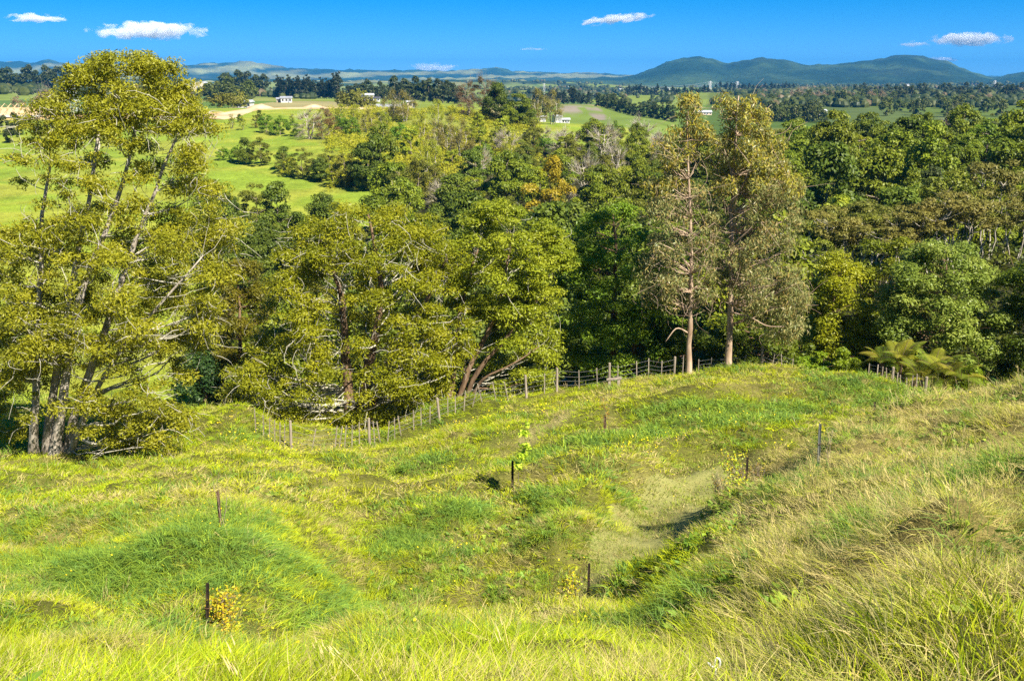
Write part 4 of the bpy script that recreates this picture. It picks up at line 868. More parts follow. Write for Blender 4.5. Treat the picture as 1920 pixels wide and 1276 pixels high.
# ------------------------------------------------------------------ clouds far beyond the hills
def cloud(px, py, wpx, hpx, label, seed, dens=.0055, soft=1.0, D=27000, tilt=0):
    c = unproj(px, py, D); k = D / F; m, n, l, o = new_mat('cloud_vapour')
    tc = n.new('ShaderNodeTexCoord'); mp = n.new('ShaderNodeMapping'); mp.inputs['Location'].default_value = (seed * 3.7, seed, 0); mp.inputs['Scale'].default_value = (1.5 * wpx / 60, 1.2, 1.1)
    nz = n.new('ShaderNodeTexNoise'); nz.inputs['Scale'].default_value = 1.0; nz.inputs['Detail'].default_value = 7; nz.inputs['Roughness'].default_value = .58; nz.inputs['Distortion'].default_value = .5
    l.new(tc.outputs['Object'], mp.inputs['Vector']); l.new(mp.outputs[0], nz.inputs['Vector'])
    ln = n.new('ShaderNodeVectorMath'); ln.operation = 'LENGTH'; l.new(tc.outputs['Object'], ln.inputs[0])
    a = n.new('ShaderNodeMath'); a.operation = 'MULTIPLY_ADD'; a.inputs[1].default_value = 2.6; l.new(nz.outputs['Fac'], a.inputs[0]); a.inputs[2].default_value = -.55
    b = n.new('ShaderNodeMath'); b.operation = 'MULTIPLY_ADD'; b.inputs[1].default_value = -1.0; l.new(ln.outputs['Value'], b.inputs[0]); l.new(a.outputs[0], b.inputs[2])
    e = n.new('ShaderNodeMath'); e.operation = 'MULTIPLY'; e.inputs[1].default_value = dens * 2; e.use_clamp = False; mx = n.new('ShaderNodeMath'); mx.operation = 'MAXIMUM'; mx.inputs[1].default_value = 0
    l.new(b.outputs[0], mx.inputs[0]); l.new(mx.outputs[0], e.inputs[0])
    pv = n.new('ShaderNodeVolumeScatter'); pv.inputs['Color'].default_value = (1, 1, 1, 1); pv.inputs['Anisotropy'].default_value = -.62
    l.new(e.outputs[0], pv.inputs['Density']); l.new(pv.outputs[0], o.inputs['Volume'])
    rg = np.random.default_rng(seed); mb = MB(); nu, nv = 20, 9
    th = np.linspace(.12, math.pi - .12, nv); ph = np.arange(nu) * 2 * math.pi / nu
    V = np.stack([np.sin(th)[:, None] * np.cos(ph), np.sin(th)[:, None] * np.sin(ph), np.cos(th)[:, None] + 0 * ph], -1).reshape(-1, 3)
    V = np.vstack([V, [[0, 0, 1], [0, 0, -1]]]); i = np.arange(nv - 1)[:, None] * nu; j = np.arange(nu)[None]; j2 = (j + 1) % nu
    Q = np.stack([i + j, i + nu + j, i + nu + j2, i + j2], -1).reshape(-1, 4); q = np.arange(nu); q2 = (q + 1) % nu; z0 = nv * nu
    mb.add(V, Q, np.vstack([np.stack([np.full(nu, z0), q, q2], 1), np.stack([np.full(nu, z0 + 1), (nv - 1) * nu + q2, (nv - 1) * nu + q], 1)]))
    ob = mb.build('cloud', m, None, False, c); ob.scale = (wpx * k * .5, wpx * k * .3, hpx * k * .42); ob.rotation_euler = (0, R(tilt), 0)
    tag(ob, label, 'cloud', 'small clouds low in the sky')
cloud(68, 34, 120, 22, 'small flat white cloud in the sky at the far left edge', 1)
cloud(278, 58, 235, 44, 'largest white cloud, long and flat, above the tall tree', 2)
cloud(1155, 36, 145, 24, 'slanting wispy white cloud high above the plain', 3, .007, tilt=-6)
cloud(1815, 74, 165, 34, 'bright white cloud with torn edge above the high hill', 12, .008)
cloud(1714, 83, 62, 16, 'small white puff beside the bright torn cloud', 5)
cloud(815, 127, 105, 24, 'low white cloud resting on the distant skyline', 6)
cloud(1765, 113, 90, 16, 'thin white cloud peeping over the shoulder of the high hill', 15, .008)
cloud(1000, 92, 62, 7, 'faint streak of cloud above the middle of the plain', 8, .003)

# ------------------------------------------------------------------ tree ferns
def fern(px, Y, hgt, nf, fl, label, seed, a0=0):
    rg = np.random.default_rng(seed); b = gp(px, Y); t = empty('tree_fern', b); tag(t, label, 'tree fern', 'tree ferns at the fence')
    m = MB(); m.tube([[0, 0, -.3], [.03, 0, hgt * .5], [0, .04, hgt]], [.13, .10, .09], 8); m.build('trunk', M['bark_red'], t, True)
    for k in range(nf):
        a = a0 + k * 2.399; L = fl * rg.uniform(.8, 1.15); lift = rg.uniform(.6, 1.9)
        n = 22; s = np.linspace(0, 1, n); hx = L * (s * .85); hz = L * (lift * s * .8 - (.55 + .3 * rg.uniform()) * s ** 2.2)
        D = np.array([math.cos(a), math.sin(a), 0]); S = np.array([-D[1], D[0], 0])
        P = D * hx[:, None] + np.array([0, 0, 1]) * (hz + hgt)[:, None]
        V = []; Q = []; C = []
        g = np.array([(.17, .22, .02), (.28, .30, .024), (.33, .31, .03), (.21, .27, .022)][(k + seed) % 4])
        mb = MB(); mb.tube(P, np.linspace(.02, .006, n), 4, False)
        nr = mb.n
        for i in range(1, n):
            wl_ = L * .30 * math.sin(math.pi * min(1, (s[i] * .9 + .12))) ** .8
            for sg in (-1, 1):
                for f in (0, .5):
                    p0 = P[i - 1] * (1 - f) + P[i] * f; tg = P[i] - P[i - 1]; tg = tg / np.linalg.norm(tg)
                    tip = p0 + S * sg * wl_ + tg * wl_ * .35 - np.array([0, 0, wl_ * .22]); h_ = L / n * .15
                    mid = (p0 + tip) / 2 + np.array([0, 0, wl_ * .05])
                    mb.add([p0 - tg * h_, mid - tg * h_, tip, mid + tg * h_, p0 + tg * h_], None, [[0, 1, 4], [1, 3, 4], [1, 2, 3]])
        cc = np.tile(g, (mb.n, 1)); cc[:nr] = (.12, .07, .03)
        me = mb.mesh('frond', cc); link_mesh('frond', me, M['fern'], t)
FERNS = [(1652, 48.5, .9, 'olive tree fern with drooping fronds at the edge of the mound'), (1684, 48, 1.35, 'golden-green tree fern with an upright fan of fronds in front of the yellow shrub'), (1712, 49.5, .9, 'half hidden tree fern behind the leaning battens'), (1745, 47.5, 1.3, 'tree fern with tall arching frond tips under the rounded tree'), (1768, 46.5, .9, 'low spreading tree fern next to the dark post'), (1795, 46, 1.1, 'yellow-brown tree fern beside the rounded green shrub'), (1725, 46.8, .6, 'smallest tree fern, brownish, just behind the fence')]
for i_, (a_, b_, c_, d_) in enumerate(FERNS): fern(a_, b_, c_, 14, 1.4, d_, i_ + 1, .5 * i_)

# ------------------------------------------------------------------ post and wire fence
FY = [(430, 44), (500, 45.3), (650, 46.3), (700, 47.2), (830, 49), (960, 51), (1150, 51.5), (1300, 52.8), (1400, 53), (1500, 51.8), (1640, 47.5), (1740, 43)]
def fy(px): return float(np.interp(px, [a for a, _ in FY], [c for _, c in FY]))
def fence(label, posts, hs_=1.0):
    b = gp(posts[0][0], fy(posts[0][0])); t = empty('farm_fence', b); tag(t, label, 'fence', 'post and wire fence along the bush edge')
    tops = []
    for k, (px, kind, lean) in enumerate(posts):
        p = gp(px, fy(px)); h = (1.25 if kind == 'p' else 1.05 * random.uniform(.92, 1.08)) * hs_
        m = MB(); d = np.array([lean, 0, 1.0]); d /= np.linalg.norm(d)
        if kind == 'p':
            m.tube([p - b - d * .3, p - b + d * h * .5, p - b + d * h], [.07, .068, .064], 9); m.build('post', M['post'], t)
        else:
            A = np.array([.022, 0, 0]); B = np.array([0, .018, 0]); q0 = p - b - d * .15; q1 = p - b + d * h
            V = [q0 - A - B, q0 + A - B, q0 + A + B, q0 - A + B, q1 - A - B, q1 + A - B, q1 + A + B, q1 - A + B]
            m.add(V, [[0, 3, 2, 1], [4, 5, 6, 7], [0, 1, 5, 4], [1, 2, 6, 5], [2, 3, 7, 6], [3, 0, 4, 7]]); m.build('batten', M['post'], t)
        tops.append((p - b, d, h))
    for f in (.25, .45, .65, .9):
        m = MB(); m.tube([q + d * h * f + np.array([0, -.05, 0]) for q, d, h in tops], .0055, 4, False); m.build('wire', M['wire'], t)
    return t
fence('leaning post and wire fence in the hollow below the spreading tree', [(x, k, l) for x, k, l in [(480, 'b', 0), (494, 'b', .05), (505, 'b', .08), (515, 'b', .06), (525, 'b', .06), (534, 'b', .05), (546, 'p', .02), (585, 'b', .22), (628, 'b', .14), (636, 'b', .18), (646, 'b', .12), (660, 'b', .05), (674, 'b', .03), (693, 'p', .0), (703, 'b', -.04), (713, 'b', -.12)]], 1.12)
fence('post and wire fence climbing the slope to the gums', [(x, k, l) for x, k, l in [(727, 'b', .1), (740, 'b', .02), (752, 'b', -.12), (776, 'b', 0), (790, 'b', 0), (806, 'b', .04), (824, 'p', -.08), (840, 'b', 0), (854, 'b', 0), (870, 'b', .08), (886, 'b', .22), (904, 'b', -.22), (930, 'b', -.18), (953, 'b', -.2), (987, 'p', -.05), (1021, 'b', 0), (1044, 'p', 0), (1086, 'b', -.03), (1120, 'b', -.05), (1142, 'p', 0), (1158, 'b', 0), (1194, 'b', -.04), (1216, 'b', -.02), (1240, 'b', 0), (1264, 'p', 0), (1280, 'b', 0)]])
fence('post and wire fence behind the crest of the knoll', [(x, k, l) for x, k, l in [(1309, 'b', 0), (1333, 'b', 0), (1357, 'b', .05), (1391, 'b', .2), (1428, 'p', 0), (1448, 'b', .1), (1466, 'b', -.1), (1485, 'b', 0), (1502, 'b', .1), (1520, 'b', 0), (1540, 'b', .05)]], .85)
fence('post and wire fence in front of the tree ferns', [(x, k, l) for x, k, l in [(1628, 'b', 0), (1644, 'b', 0), (1653, 'b', 0), (1662, 'b', -.1), (1672, 'p', 0), (1681, 'b', 0), (1687, 'b', -.05), (1700, 'b', -.1), (1709, 'b', 0), (1718, 'b', -.05), (1734, 'p', 0)]], .68)
# low timber step at the fence
b = gp(1151, 50.6); t = empty('timber_step', b); tag(t, 'low weathered timber stile step standing beside the fence post', 'stile step')
for sx in (-.24, .24):
    m = MB(); m.box((sx, 0, .2), (.14, .16, .55), 0); m.build('support', M['post'], t)
m = MB(); m.box((0, 0, .5), (.78, .24, .055), .0, Matrix.Rotation(-.12, 3, 'Y')); m.build('tread', M['post'], t)

# ------------------------------------------------------------------ stakes, saplings, electric fence standard
def stake(px, Y, h, mat, label, lean=0.0, w_=.032):
    b = gp(px, Y); t = empty('stake', b); tag(t, label, 'stake', 'stakes beside the young trees')
    m = MB(); d = np.array([lean, 0, 1]); pts = [d * z for z in (-.3, h * .5, h)]
    for a in (90, 210, 330):     # three-finned steel section
        c, s = math.cos(R(a)) * w_, math.sin(R(a)) * w_; q = .006; n = np.array([-math.sin(R(a)), math.cos(R(a)), 0]) * q; e = np.array([c, s, 0])
        V = []
        for p in (pts[0], pts[2]): V += [p - n, p + e - n, p + e + n, p + n]
        m.add(V, [[0, 1, 5, 4], [1, 2, 6, 5], [2, 3, 7, 6], [4, 5, 6, 7], [0, 4, 7, 3]])
    m.build('shaft', mat, t)
    tie = MB(); p = pts[2] * .55; tie.tube([p + np.array([math.cos(a) * .045, math.sin(a) * .045, 0]) for a in np.linspace(0, 2 * math.pi, 9)], .008, 4, False); tie.build('tie', M['stake_rust'], t)
    return t
def sapling(px, Y, h, label, pal, nleaf, seed, ln=.11, wd=.06, spread_=.28, low=.25, stems=1, lean=0.0, wide=None):
    rg = np.random.default_rng(seed); b = gp(px, Y); t = empty('sapling', b); tag(t, label, 'sapling', 'young planted trees')
    m = MB(); lv = []
    for s in range(stems):
        top = np.array([rg.normal() * .12 + lean, rg.normal() * .1, h * rg.uniform(.85, 1.0)])
        P = curve([0, 0, -.1], top, rg, .04, 9); m.tube(P, np.linspace(.011, .003, 9), 5)
        for k in range(max(6, nleaf // 18) if nleaf else 5):
            f = rg.uniform(low, 1); a = P[int(f * 8)]; ang_ = rg.uniform(0, 6.28); L = (wide or spread_) * rg.uniform(.4, 1.1) * (1.15 - f * .6)
            e = a + np.array([math.cos(ang_) * L, math.sin(ang_) * L, L * rg.uniform(.2, .9)]); Q = curve(a, e, rg, .12, 4); m.tube(Q, np.linspace(.004, .002, 4), 3, False)
            lv += [Q[i] for i in (1, 2, 3)]
    m.build('stem', M['bark_mid'], t, True)
    if nleaf:
        lv = np.array(lv); C = lv[rg.integers(0, len(lv), nleaf)] + rg.normal(size=(nleaf, 3)) * .045
        V, Q = leafquads(rg, C, np.tile([0, 0, -.1], (nleaf, 1)), ln, wd, 1.0); c = np.array(pal)[rg.integers(0, len(pal), nleaf)]
        link_mesh('leaves', make_mesh('leaves', V, Q, np.repeat(c, 4, 0)), M['leaf_near'], t)
    return t
YEL = [(.46, .40, .03), (.5, .38, .05), (.36, .39, .045)]
GRN = [(.34, .44, .06), (.42, .50, .10), (.28, .38, .05)]
stake(389, 15.2, 1.0, M['stake'], 'black steel stake beside the yellowing sapling on the lower slope', .08)
sapling(418, 15.4, .95, 'yellowing bushy sapling next to the black stake', YEL + [(.5, .32, .06)], 1100, 1, .065, .034, .34, .1, 4)
stake(415, 21.8, 1.05, M['stake_rust'], 'brown timber stake beside the leafless sapling in the tussocks', .0, .04)
sapling(419, 21.7, 1.6, 'leafless pale sapling tied to the brown timber stake', YEL, 0, 2, stems=3, low=.3, spread_=.5)
stake(961, 30.2, 1.02, M['stake'], 'thin dark stake beside the tall leafy sapling', .0, .04)
sapling(968, 30.0, 2.75, 'tall slender sapling with pale green leaves up its whole stem', GRN, 420, 3, .13, .09, .2, .38, 1, .12)
stake(1133, 40.5, 1.05, M['stake_rust'], 'short rusty stake below the brown-leaved sapling', 0, .05)
sapling(1134, 40.3, 1.9, 'thin sapling with sparse orange-brown leaves on the ridge', [(.28, .16, .04), (.25, .2, .05)], 70, 4, .10, .05, .4, .5, 2)
stake(1103, 20.3, .85, M['stake'], 'dark stake standing at the start of the grazed track', 0, .028)
sapling(1068, 20.3, .95, 'low yellow-leaved sapling beside the start of the grazed track', YEL + GRN[:1], 560, 5, .07, .038, .3, .1, 4)
stake(1534, 23.2, 1.15, M['stake_grey'], 'tall grey steel stake on the dry bank', -.04, .04)
sapling(1552, 23.4, .9, 'thin leafless sapling on the dry bank by the grey stake', YEL, 0, 6, stems=2, spread_=.25)
sapling(1541, 33.0, 1.0, 'bright yellow-green sapling in the hollow beyond the grey stake', [(.36, .38, .02), (.42, .40, .03)], 150, 7, .13, .09, .3, .2, 2)
stake(1638, 31.0, .85, M['stake'], 'dark thin stake at the edge of the shaded hollow', -.05, .035)
sapling(1622, 31.0, .8, 'small yellow-leaved sapling at the edge of the shaded hollow', YEL, 130, 8, .12, .07, .3, .2, 2)
sapling(1378, 24.3, 1.15, 'yellow-green sapling hanging over the bare bank above the track', YEL + GRN, 420, 9, .085, .04, .5, .25, 3, -.1)
stake(1398, 24.3, .85, M['stake'], 'dark stake on the bank above the track', 0, .03)
sapling(1148, 28.5, .6, 'small leafless brown seedling on the grassy bank above the track', [(.2, .12, .04)], 14, 10, .07, .04, .25, .4, 2)
for px_, Y_, h_, sd_, l_ in [(1345, 25.0, .95, 21, 'clump of dry brown stalks on the bare bank above the track'), (1388, 26.2, .8, 22, 'dry brown twiggy weed behind the dark stake on the bank'), (1418, 25.2, .75, 23, 'straw coloured dead weed at the top of the bank')]:
    t_ = sapling(px_, Y_, h_, l_, [(.34, .22, .09), (.28, .17, .07)], 120, sd_, .06, .025, .3, .2, 12, wide=.3)
    t_.name = 'dry_weed'; t_['category'] = 'weed'; t_['group'] = 'dry weeds on the bank'
b = gp(1340, 5.7); t = empty('fence_standard', b); tag(t, 'white pigtail electric fence standard with a looped top in the near grass', 'fence post')
hh = float(unproj(1340, 1240, 5.7)[2] - b[2])
m = MB(); m.tube([[0, 0, -.2], [0, 0, hh * .5], [0, 0, hh - .045]], .0065, 8); m.build('shaft', M['white'], t, True)
m = MB(); a = np.linspace(-2.2, math.pi * 1.42, 26)
L = [[.012 + .017 * math.cos(q), .0035 * i * .25, hh - .012 + .032 * math.sin(q)] for i, q in enumerate(np.linspace(-1.9, -1.9 + 2 * math.pi * .97, 24))]
L = L + [[-.012, .02, hh - .05], [-.03, .02, hh - .035], [-.045, .022, hh - .018]]
m.tube(L, .0068, 7); m.build('pigtail_loop', M['white'], t, True)

# ------------------------------------------------------------------ buildings far off
def house(px, Y, size, rz, wall, roof, label, name='house', roof_h=None, win=3, dz=0):
    b = gp(px, Y); b[2] += dz; t = empty(name, b, rz); tag(t, label, 'house' if name == 'house' else name.split('_')[-1]); L, W, Hh = size
    m = MB(); m.box((0, 0, Hh / 2 - .4), (L, W, Hh + .8)); m.build('wall', M[wall], t)
    rh = roof_h or W * .22; e = .5; V = [[-L / 2 - e, -W / 2 - e, Hh - .1], [L / 2 + e, -W / 2 - e, Hh - .1], [L / 2 + e, W / 2 + e, Hh - .1], [-L / 2 - e, W / 2 + e, Hh - .1], [-L / 2 - e, 0, Hh + rh], [L / 2 + e, 0, Hh + rh]]
    m = MB(); m.add(V, [[0, 1, 5, 4], [2, 3, 4, 5], [0, 3, 2, 1]], [[0, 4, 3], [1, 2, 5]]); m.build('roof', M[roof], t)
    for k in range(win):
        x = -L / 2 + L * (k + .5) / win
        m = MB(); m.box((x, -W / 2 - .02, Hh * .55), (L / win * .5, .1, Hh * .4)); m.build('window', M['glass'], t)
    m = MB(); m.box((L * .02 + L / 2 / win, -W / 2 - .03, Hh * .38), (.95, .1, Hh * .74)); m.build('door', M['roof_grey'], t)
    return t
house(537, 720, (7.5, 5, 3.2), .25, 'wall_white', 'roof_grey', 'white gabled farmhouse beside a dark tree below the sloping shelter belt')
house(525, 724, (4.5, 4.5, 2.4), .25, 'wall_tan', 'roof_grey', 'low tan outbuilding joined to the dark tree by the white farmhouse', 'farm_shed')
house(461, 520, (7, 5, 3), -.1, 'wall_white', 'roof_pale', 'small white shed at the end of the pale willows', 'farm_shed')
house(690, 820, (9, 6, 4.5), .2, 'wall_white', 'roof_pale', 'white two storey house with a pale roof among dark trees')
house(681, 812, (5, 5, 3), .2, 'wall_red', 'roof_dark', 'red walled building beside the pale roofed house', 'farm_shed')
house(704, 800, (7, 5, 2.6), .1, 'wall_white', 'roof_dark', 'low white house with a dark roof beside the pale roofed one')
house(732, 560, (14, 7, 2), .05, 'wall_tan', 'roof_grey', 'long grey roofed house just showing over the ridge', roof_h=2.6)
house(769, 440, (2.6, 2.6, 2.6), .2, 'wall_tan', 'roof_pale', 'small tan pumphouse on the brow of the ridge', 'farm_shed', roof_h=.5, win=1)
house(1044, 470, (3.2, 3.5, 3), .5, 'wall_white', 'roof_pale', 'white gable end showing above the olive trees', dz=0)
house(1060, 475, (3.4, 3, 2), .1, 'wall_white', 'roof_pale', 'low white wing beside the white gable end', 'farm_shed', dz=0)
house(1017, 460, (2.6, 2.6, 2.2), .1, 'wall_white', 'roof_pale', 'small white cottage between the evergreens on the ridge')
house(1533, 900, (14, 8, 3), .1, 'wall_white', 'roof_pale', 'long white building in the valley behind the stouter gum', 'farm_building', win=6)
house(1552, 620, (14, 7, 2.2), -.3, 'wall_white', 'roof_pale', 'pale flat roofed shed above the wood by the willows', 'farm_shed')
house(1320, 900, (12, 7, 2.4), 0, 'wall_tan', 'roof_pale', 'pale long sheds seen between the two gum tops', 'farm_shed', win=5)
house(713, 400, (4.2, 1.9, 1.5), .1, 'wall_white', 'roof_dark', 'small white hut in the scrub under the clay ridge', 'garden_hut', roof_h=.3, win=2)
for k, (px, Y) in enumerate([(815, 3600), (870, 3700), (1062, 3900), (1165, 2500), (1250, 2600), (1545, 3200), (1610, 3300), (1640, 3200), (1668, 3300), (1700, 3300), (1840, 2600), (1880, 3100), (1893, 3050)]):
    o = house(px, Y, (15, 9, 4.5), .2 * k, 'wall_white', 'roof_pale', 'pale farm building far out on the plain', 'plain_building', win=2, dz=2); o['group'] = 'pale buildings on the far plain'; o['label'] = ORD[k] + ' small pale building from the left on the far plain'
# arched barn
b = gp(375, 1000); b[2] += 8; t = empty('arched_barn', b); tag(t, 'round-roofed barn with a tan end wall beside the tall tree crown', 'barn')
a = np.linspace(0, math.pi, 13); n = len(a); V = []
for y_ in (0, 16): V += [[9 * math.cos(q), y_, 9 * math.sin(q)] for q in a]
m = MB(); m.add(V, [[i, i + 1, n + i + 1, n + i] for i in range(n - 1)]); m.build('roof', M['roof_pale'], t, True)
m = MB(); V = [[8.7 * math.cos(q), .25, 8.7 * math.sin(q)] for q in a] + [[0, .25, 0]]; m.add(V, None, [[i, n, i + 1] for i in range(n - 1)]); m.build('end_wall', M['wall_tan'], t)
m = MB(); m.box((0, .1, 2.2), (5, .2, 4.4)); m.build('door', M['roof_grey'], t)
# timber house frame going up on the clay bench
b = gp(12, 416); b[2] += .2; t = empty('unfinished_house', b, .05); tag(t, 'timber house frame under construction on the clay bench', 'house frame')
m = MB(); m.box((0, 0, .25), (26, 8, .5)); m.build('floor_slab', M['wall_white'], t)
for k in range(14):
    m = MB(); m.box((-12.6 + k * 1.94, -3.9, 1.85), (.22, .14, 2.7)); m.build('stud', M['timber'], t)
m = MB(); m.box((0, -3.9, 3.33), (26, .2, .26)); m.build('top_plate', M['timber'], t)
m = MB(); m.box((0, 3.9, 1.9), (26, .12, 2.9)); m.build('back_wall', M['timber'], t)
for k in range(11):
    x = -12.6 + k * 2.5; m = MB(); m.tube([[x, -4.3, 3.5], [x, 0, 5.1], [x, 4.3, 3.5]], .12, 4); m.tube([[x, -4.3, 3.5], [x, 4.3, 3.5]], .1, 4); m.build('roof_truss', M['timber'], t)
# loose clay heaps by the road
for px, Y, s, l in [(488, 455, 3.2, 'pointed orange clay heap beside the haul road'), (588, 452, 2.4, 'low brown spoil heap at the far end of the haul road')]:
    b = gp(px, Y); rg = np.random.default_rng(int(px)); m = MB(); k = 18; V = []
    for f, h_ in ((1, -.3), (.75, .35), (.4, .75), (.12, 1.0)):
        V += [[math.cos(q) * f * s * 2.2 * rg.uniform(.85, 1.15), math.sin(q) * f * s * 1.6, h_ * s * .55 * rg.uniform(.85, 1.1)] for q in np.linspace(0, 2 * math.pi, k, endpoint=False)]
    m.add(V, [[r * k + i, r * k + (i + 1) % k, (r + 1) * k + (i + 1) % k, (r + 1) * k + i] for r in range(3) for i in range(k)], [[3 * k, 3 * k + i, 3 * k + i + 1] for i in range(1, k - 1)])
    tag(m.build('clay_heap', M['clay'], None, True, b), l, 'clay heap')
# pylons and their lines
def pylon(px, Y, h, label, bw, r_, dz=0):
    b = gp(px, Y); b[2] += dz; t = empty('pylon', b); tag(t, label, 'pylon', 'transmission pylons')
    hw = lambda f: bw * (1 - f) ** 1.0 + bw * .16
    for sx in (-1, 1):
        for sy in (-1, 1):
            m = MB(); m.tube([[sx * hw(f), sy * hw(f), f * h] for f in (0, .35, .7, 1)], r_, 4); m.build('leg', M['steel'], t)
    m = MB(); lv = np.linspace(0, .97, 9)
    for f0, f1 in zip(lv[:-1], lv[1:]):
        for ax in range(4):
            c = [(-1, -1, 1, -1), (1, -1, 1, 1), (1, 1, -1, 1), (-1, 1, -1, -1)][ax]
            m.tube([[c[0] * hw(f0), c[1] * hw(f0), f0 * h], [c[2] * hw(f1), c[3] * hw(f1), f1 * h]], r_ * .6, 3, False); m.tube([[c[2] * hw(f0), c[3] * hw(f0), f0 * h], [c[0] * hw(f1), c[1] * hw(f1), f1 * h]], r_ * .6, 3, False)
    m.build('bracing', M['steel'], t)
    for f, wv_ in ((.66, 1.1), (.8, 1.35), (.93, 1.0)):
        m = MB(); m.tube([[-bw * wv_ * 1.3, 0, f * h], [0, 0, f * h + .6], [bw * wv_ * 1.3, 0, f * h]], r_ * .9, 4); m.build('crossarm', M['steel'], t)
    return b
pa = pylon(139, 560, 19, 'grey lattice pylon half hidden by the tall tree', 3.2, .14)
pylon(1331, 2400, 24, 'lattice pylon standing at the foot of the knoll', 2.6, .45)
pylon(1382, 2600, 24, 'lattice pylon on top of the pine knoll', 2.6, .45, 0)
pylon(1020, 2100, 24, 'thin lattice pylon in the middle of the plain', 2.2, .25)
pylon(934, 1700, 18, 'faint lattice pylon beyond the ridge pasture', 2, .2)
pylon(1864, 2900, 28, 'lattice pylon below the dip in the hills', 2.8, .45)
t = empty('power_line', (0, 0, 0)); tag(t, 'power cables strung between the two pylons by the knoll', 'power line')
A, B_ = gp(1331, 2400), gp(1382, 2600); C_ = gp(1200, 2000)
for f, sx in ((.66, -3), (.8, 4), (.93, -2.5)):
    q = np.linspace(0, 1, 10)[:, None]; p0 = A + np.array([sx, 0, 24 * f]); p1 = B_ + np.array([sx, 0, 24 * f]); p2 = C_ + np.array([sx, 0, 20 * f])
    m = MB(); P = p0 * (1 - q) + p1 * q; P[:, 2] -= (q * (1 - q) * 14)[:, 0]; m.tube(P, .1, 3, False)
    P = p0 * (1 - q) + p2 * q; P[:, 2] -= (q * (1 - q) * 20)[:, 0]; m.tube(P, .1, 3, False); m.build('cable', M['steel'], t)

# ------------------------------------------------------------------ grass
tufts = bpy.data.collections.new('grass_tufts')
def tuft(name, seed, n, rad_, h, wd, arch, lean, bend, kind=0):
    rg = np.random.default_rng(seed); V = []; Q = []; T = []; C = []; base = 0; k = 4
    for i in range(n):
        a = rg.uniform(0, 6.28); r = rad_ * math.sqrt(rg.uniform()); p = np.array([r * math.cos(a), r * math.sin(a), -.04])
        L = h * rg.uniform(.55, 1.2); ar = arch * (.25 + 1.1 * r / rad_); d = np.array([math.cos(a) * ar * rg.uniform(.5, 1.3) + lean * .5 + rg.normal() * .2, math.sin(a) * ar * rg.uniform(.5, 1.3) + rg.normal() * .2, 1.0]); d /= np.linalg.norm(d)
        side = np.cross(d, [math.cos(rg.uniform(0, 6.28)), math.sin(a + 1.3), .1]); side /= np.linalg.norm(side); g = np.array([d[0], d[1], -abs(bend) * 2]) * bend * rg.uniform(.5, 1.3)
        w0 = wd * rg.uniform(.7, 1.3); cc = 1 + rg.normal() * .14; hue = rg.normal() * .05
        for j, s in enumerate((0, .4, .75)):
            c = p + d * L * s + g * L * s * s; ww = w0 * (1, .85, .5)[j] * .5
            V += [c - side * ww, c + side * ww]
        V.append(p + d * L + g * L)
        Q += [[base, base + 1, base + 3, base + 2], [base + 2, base + 3, base + 5, base + 4]]; T.append([base + 4, base + 5, base + 6])
        C += [[cc * (1 + hue), cc, cc * (1 - hue)]] * 7; base += 7
        if kind == 4:    # seed head
            tip = V[-1]; e = d + g * 1.6; e /= np.linalg.norm(e)
            for q in range(5):
                o_ = rg.normal(size=3) * .02; V += [tip - e * .14 * (1 - q / 5) + o_, tip - e * .1 * (1 - q / 5) + e * .045 + o_ * 1.2, tip - e * .12 * (1 - q / 5) + o_ + side * .007]; T.append([base, base + 1, base + 2]); C += [[cc * 1.05, cc, cc * .9]] * 3; base += 3
    me = make_mesh(name, np.array(V), [np.array(Q), np.array(T)], np.clip(np.array(C), .3, 1.7)); me.materials.append(M['grass'])
    o = bpy.data.objects.new(name, me); tufts.objects.link(o)
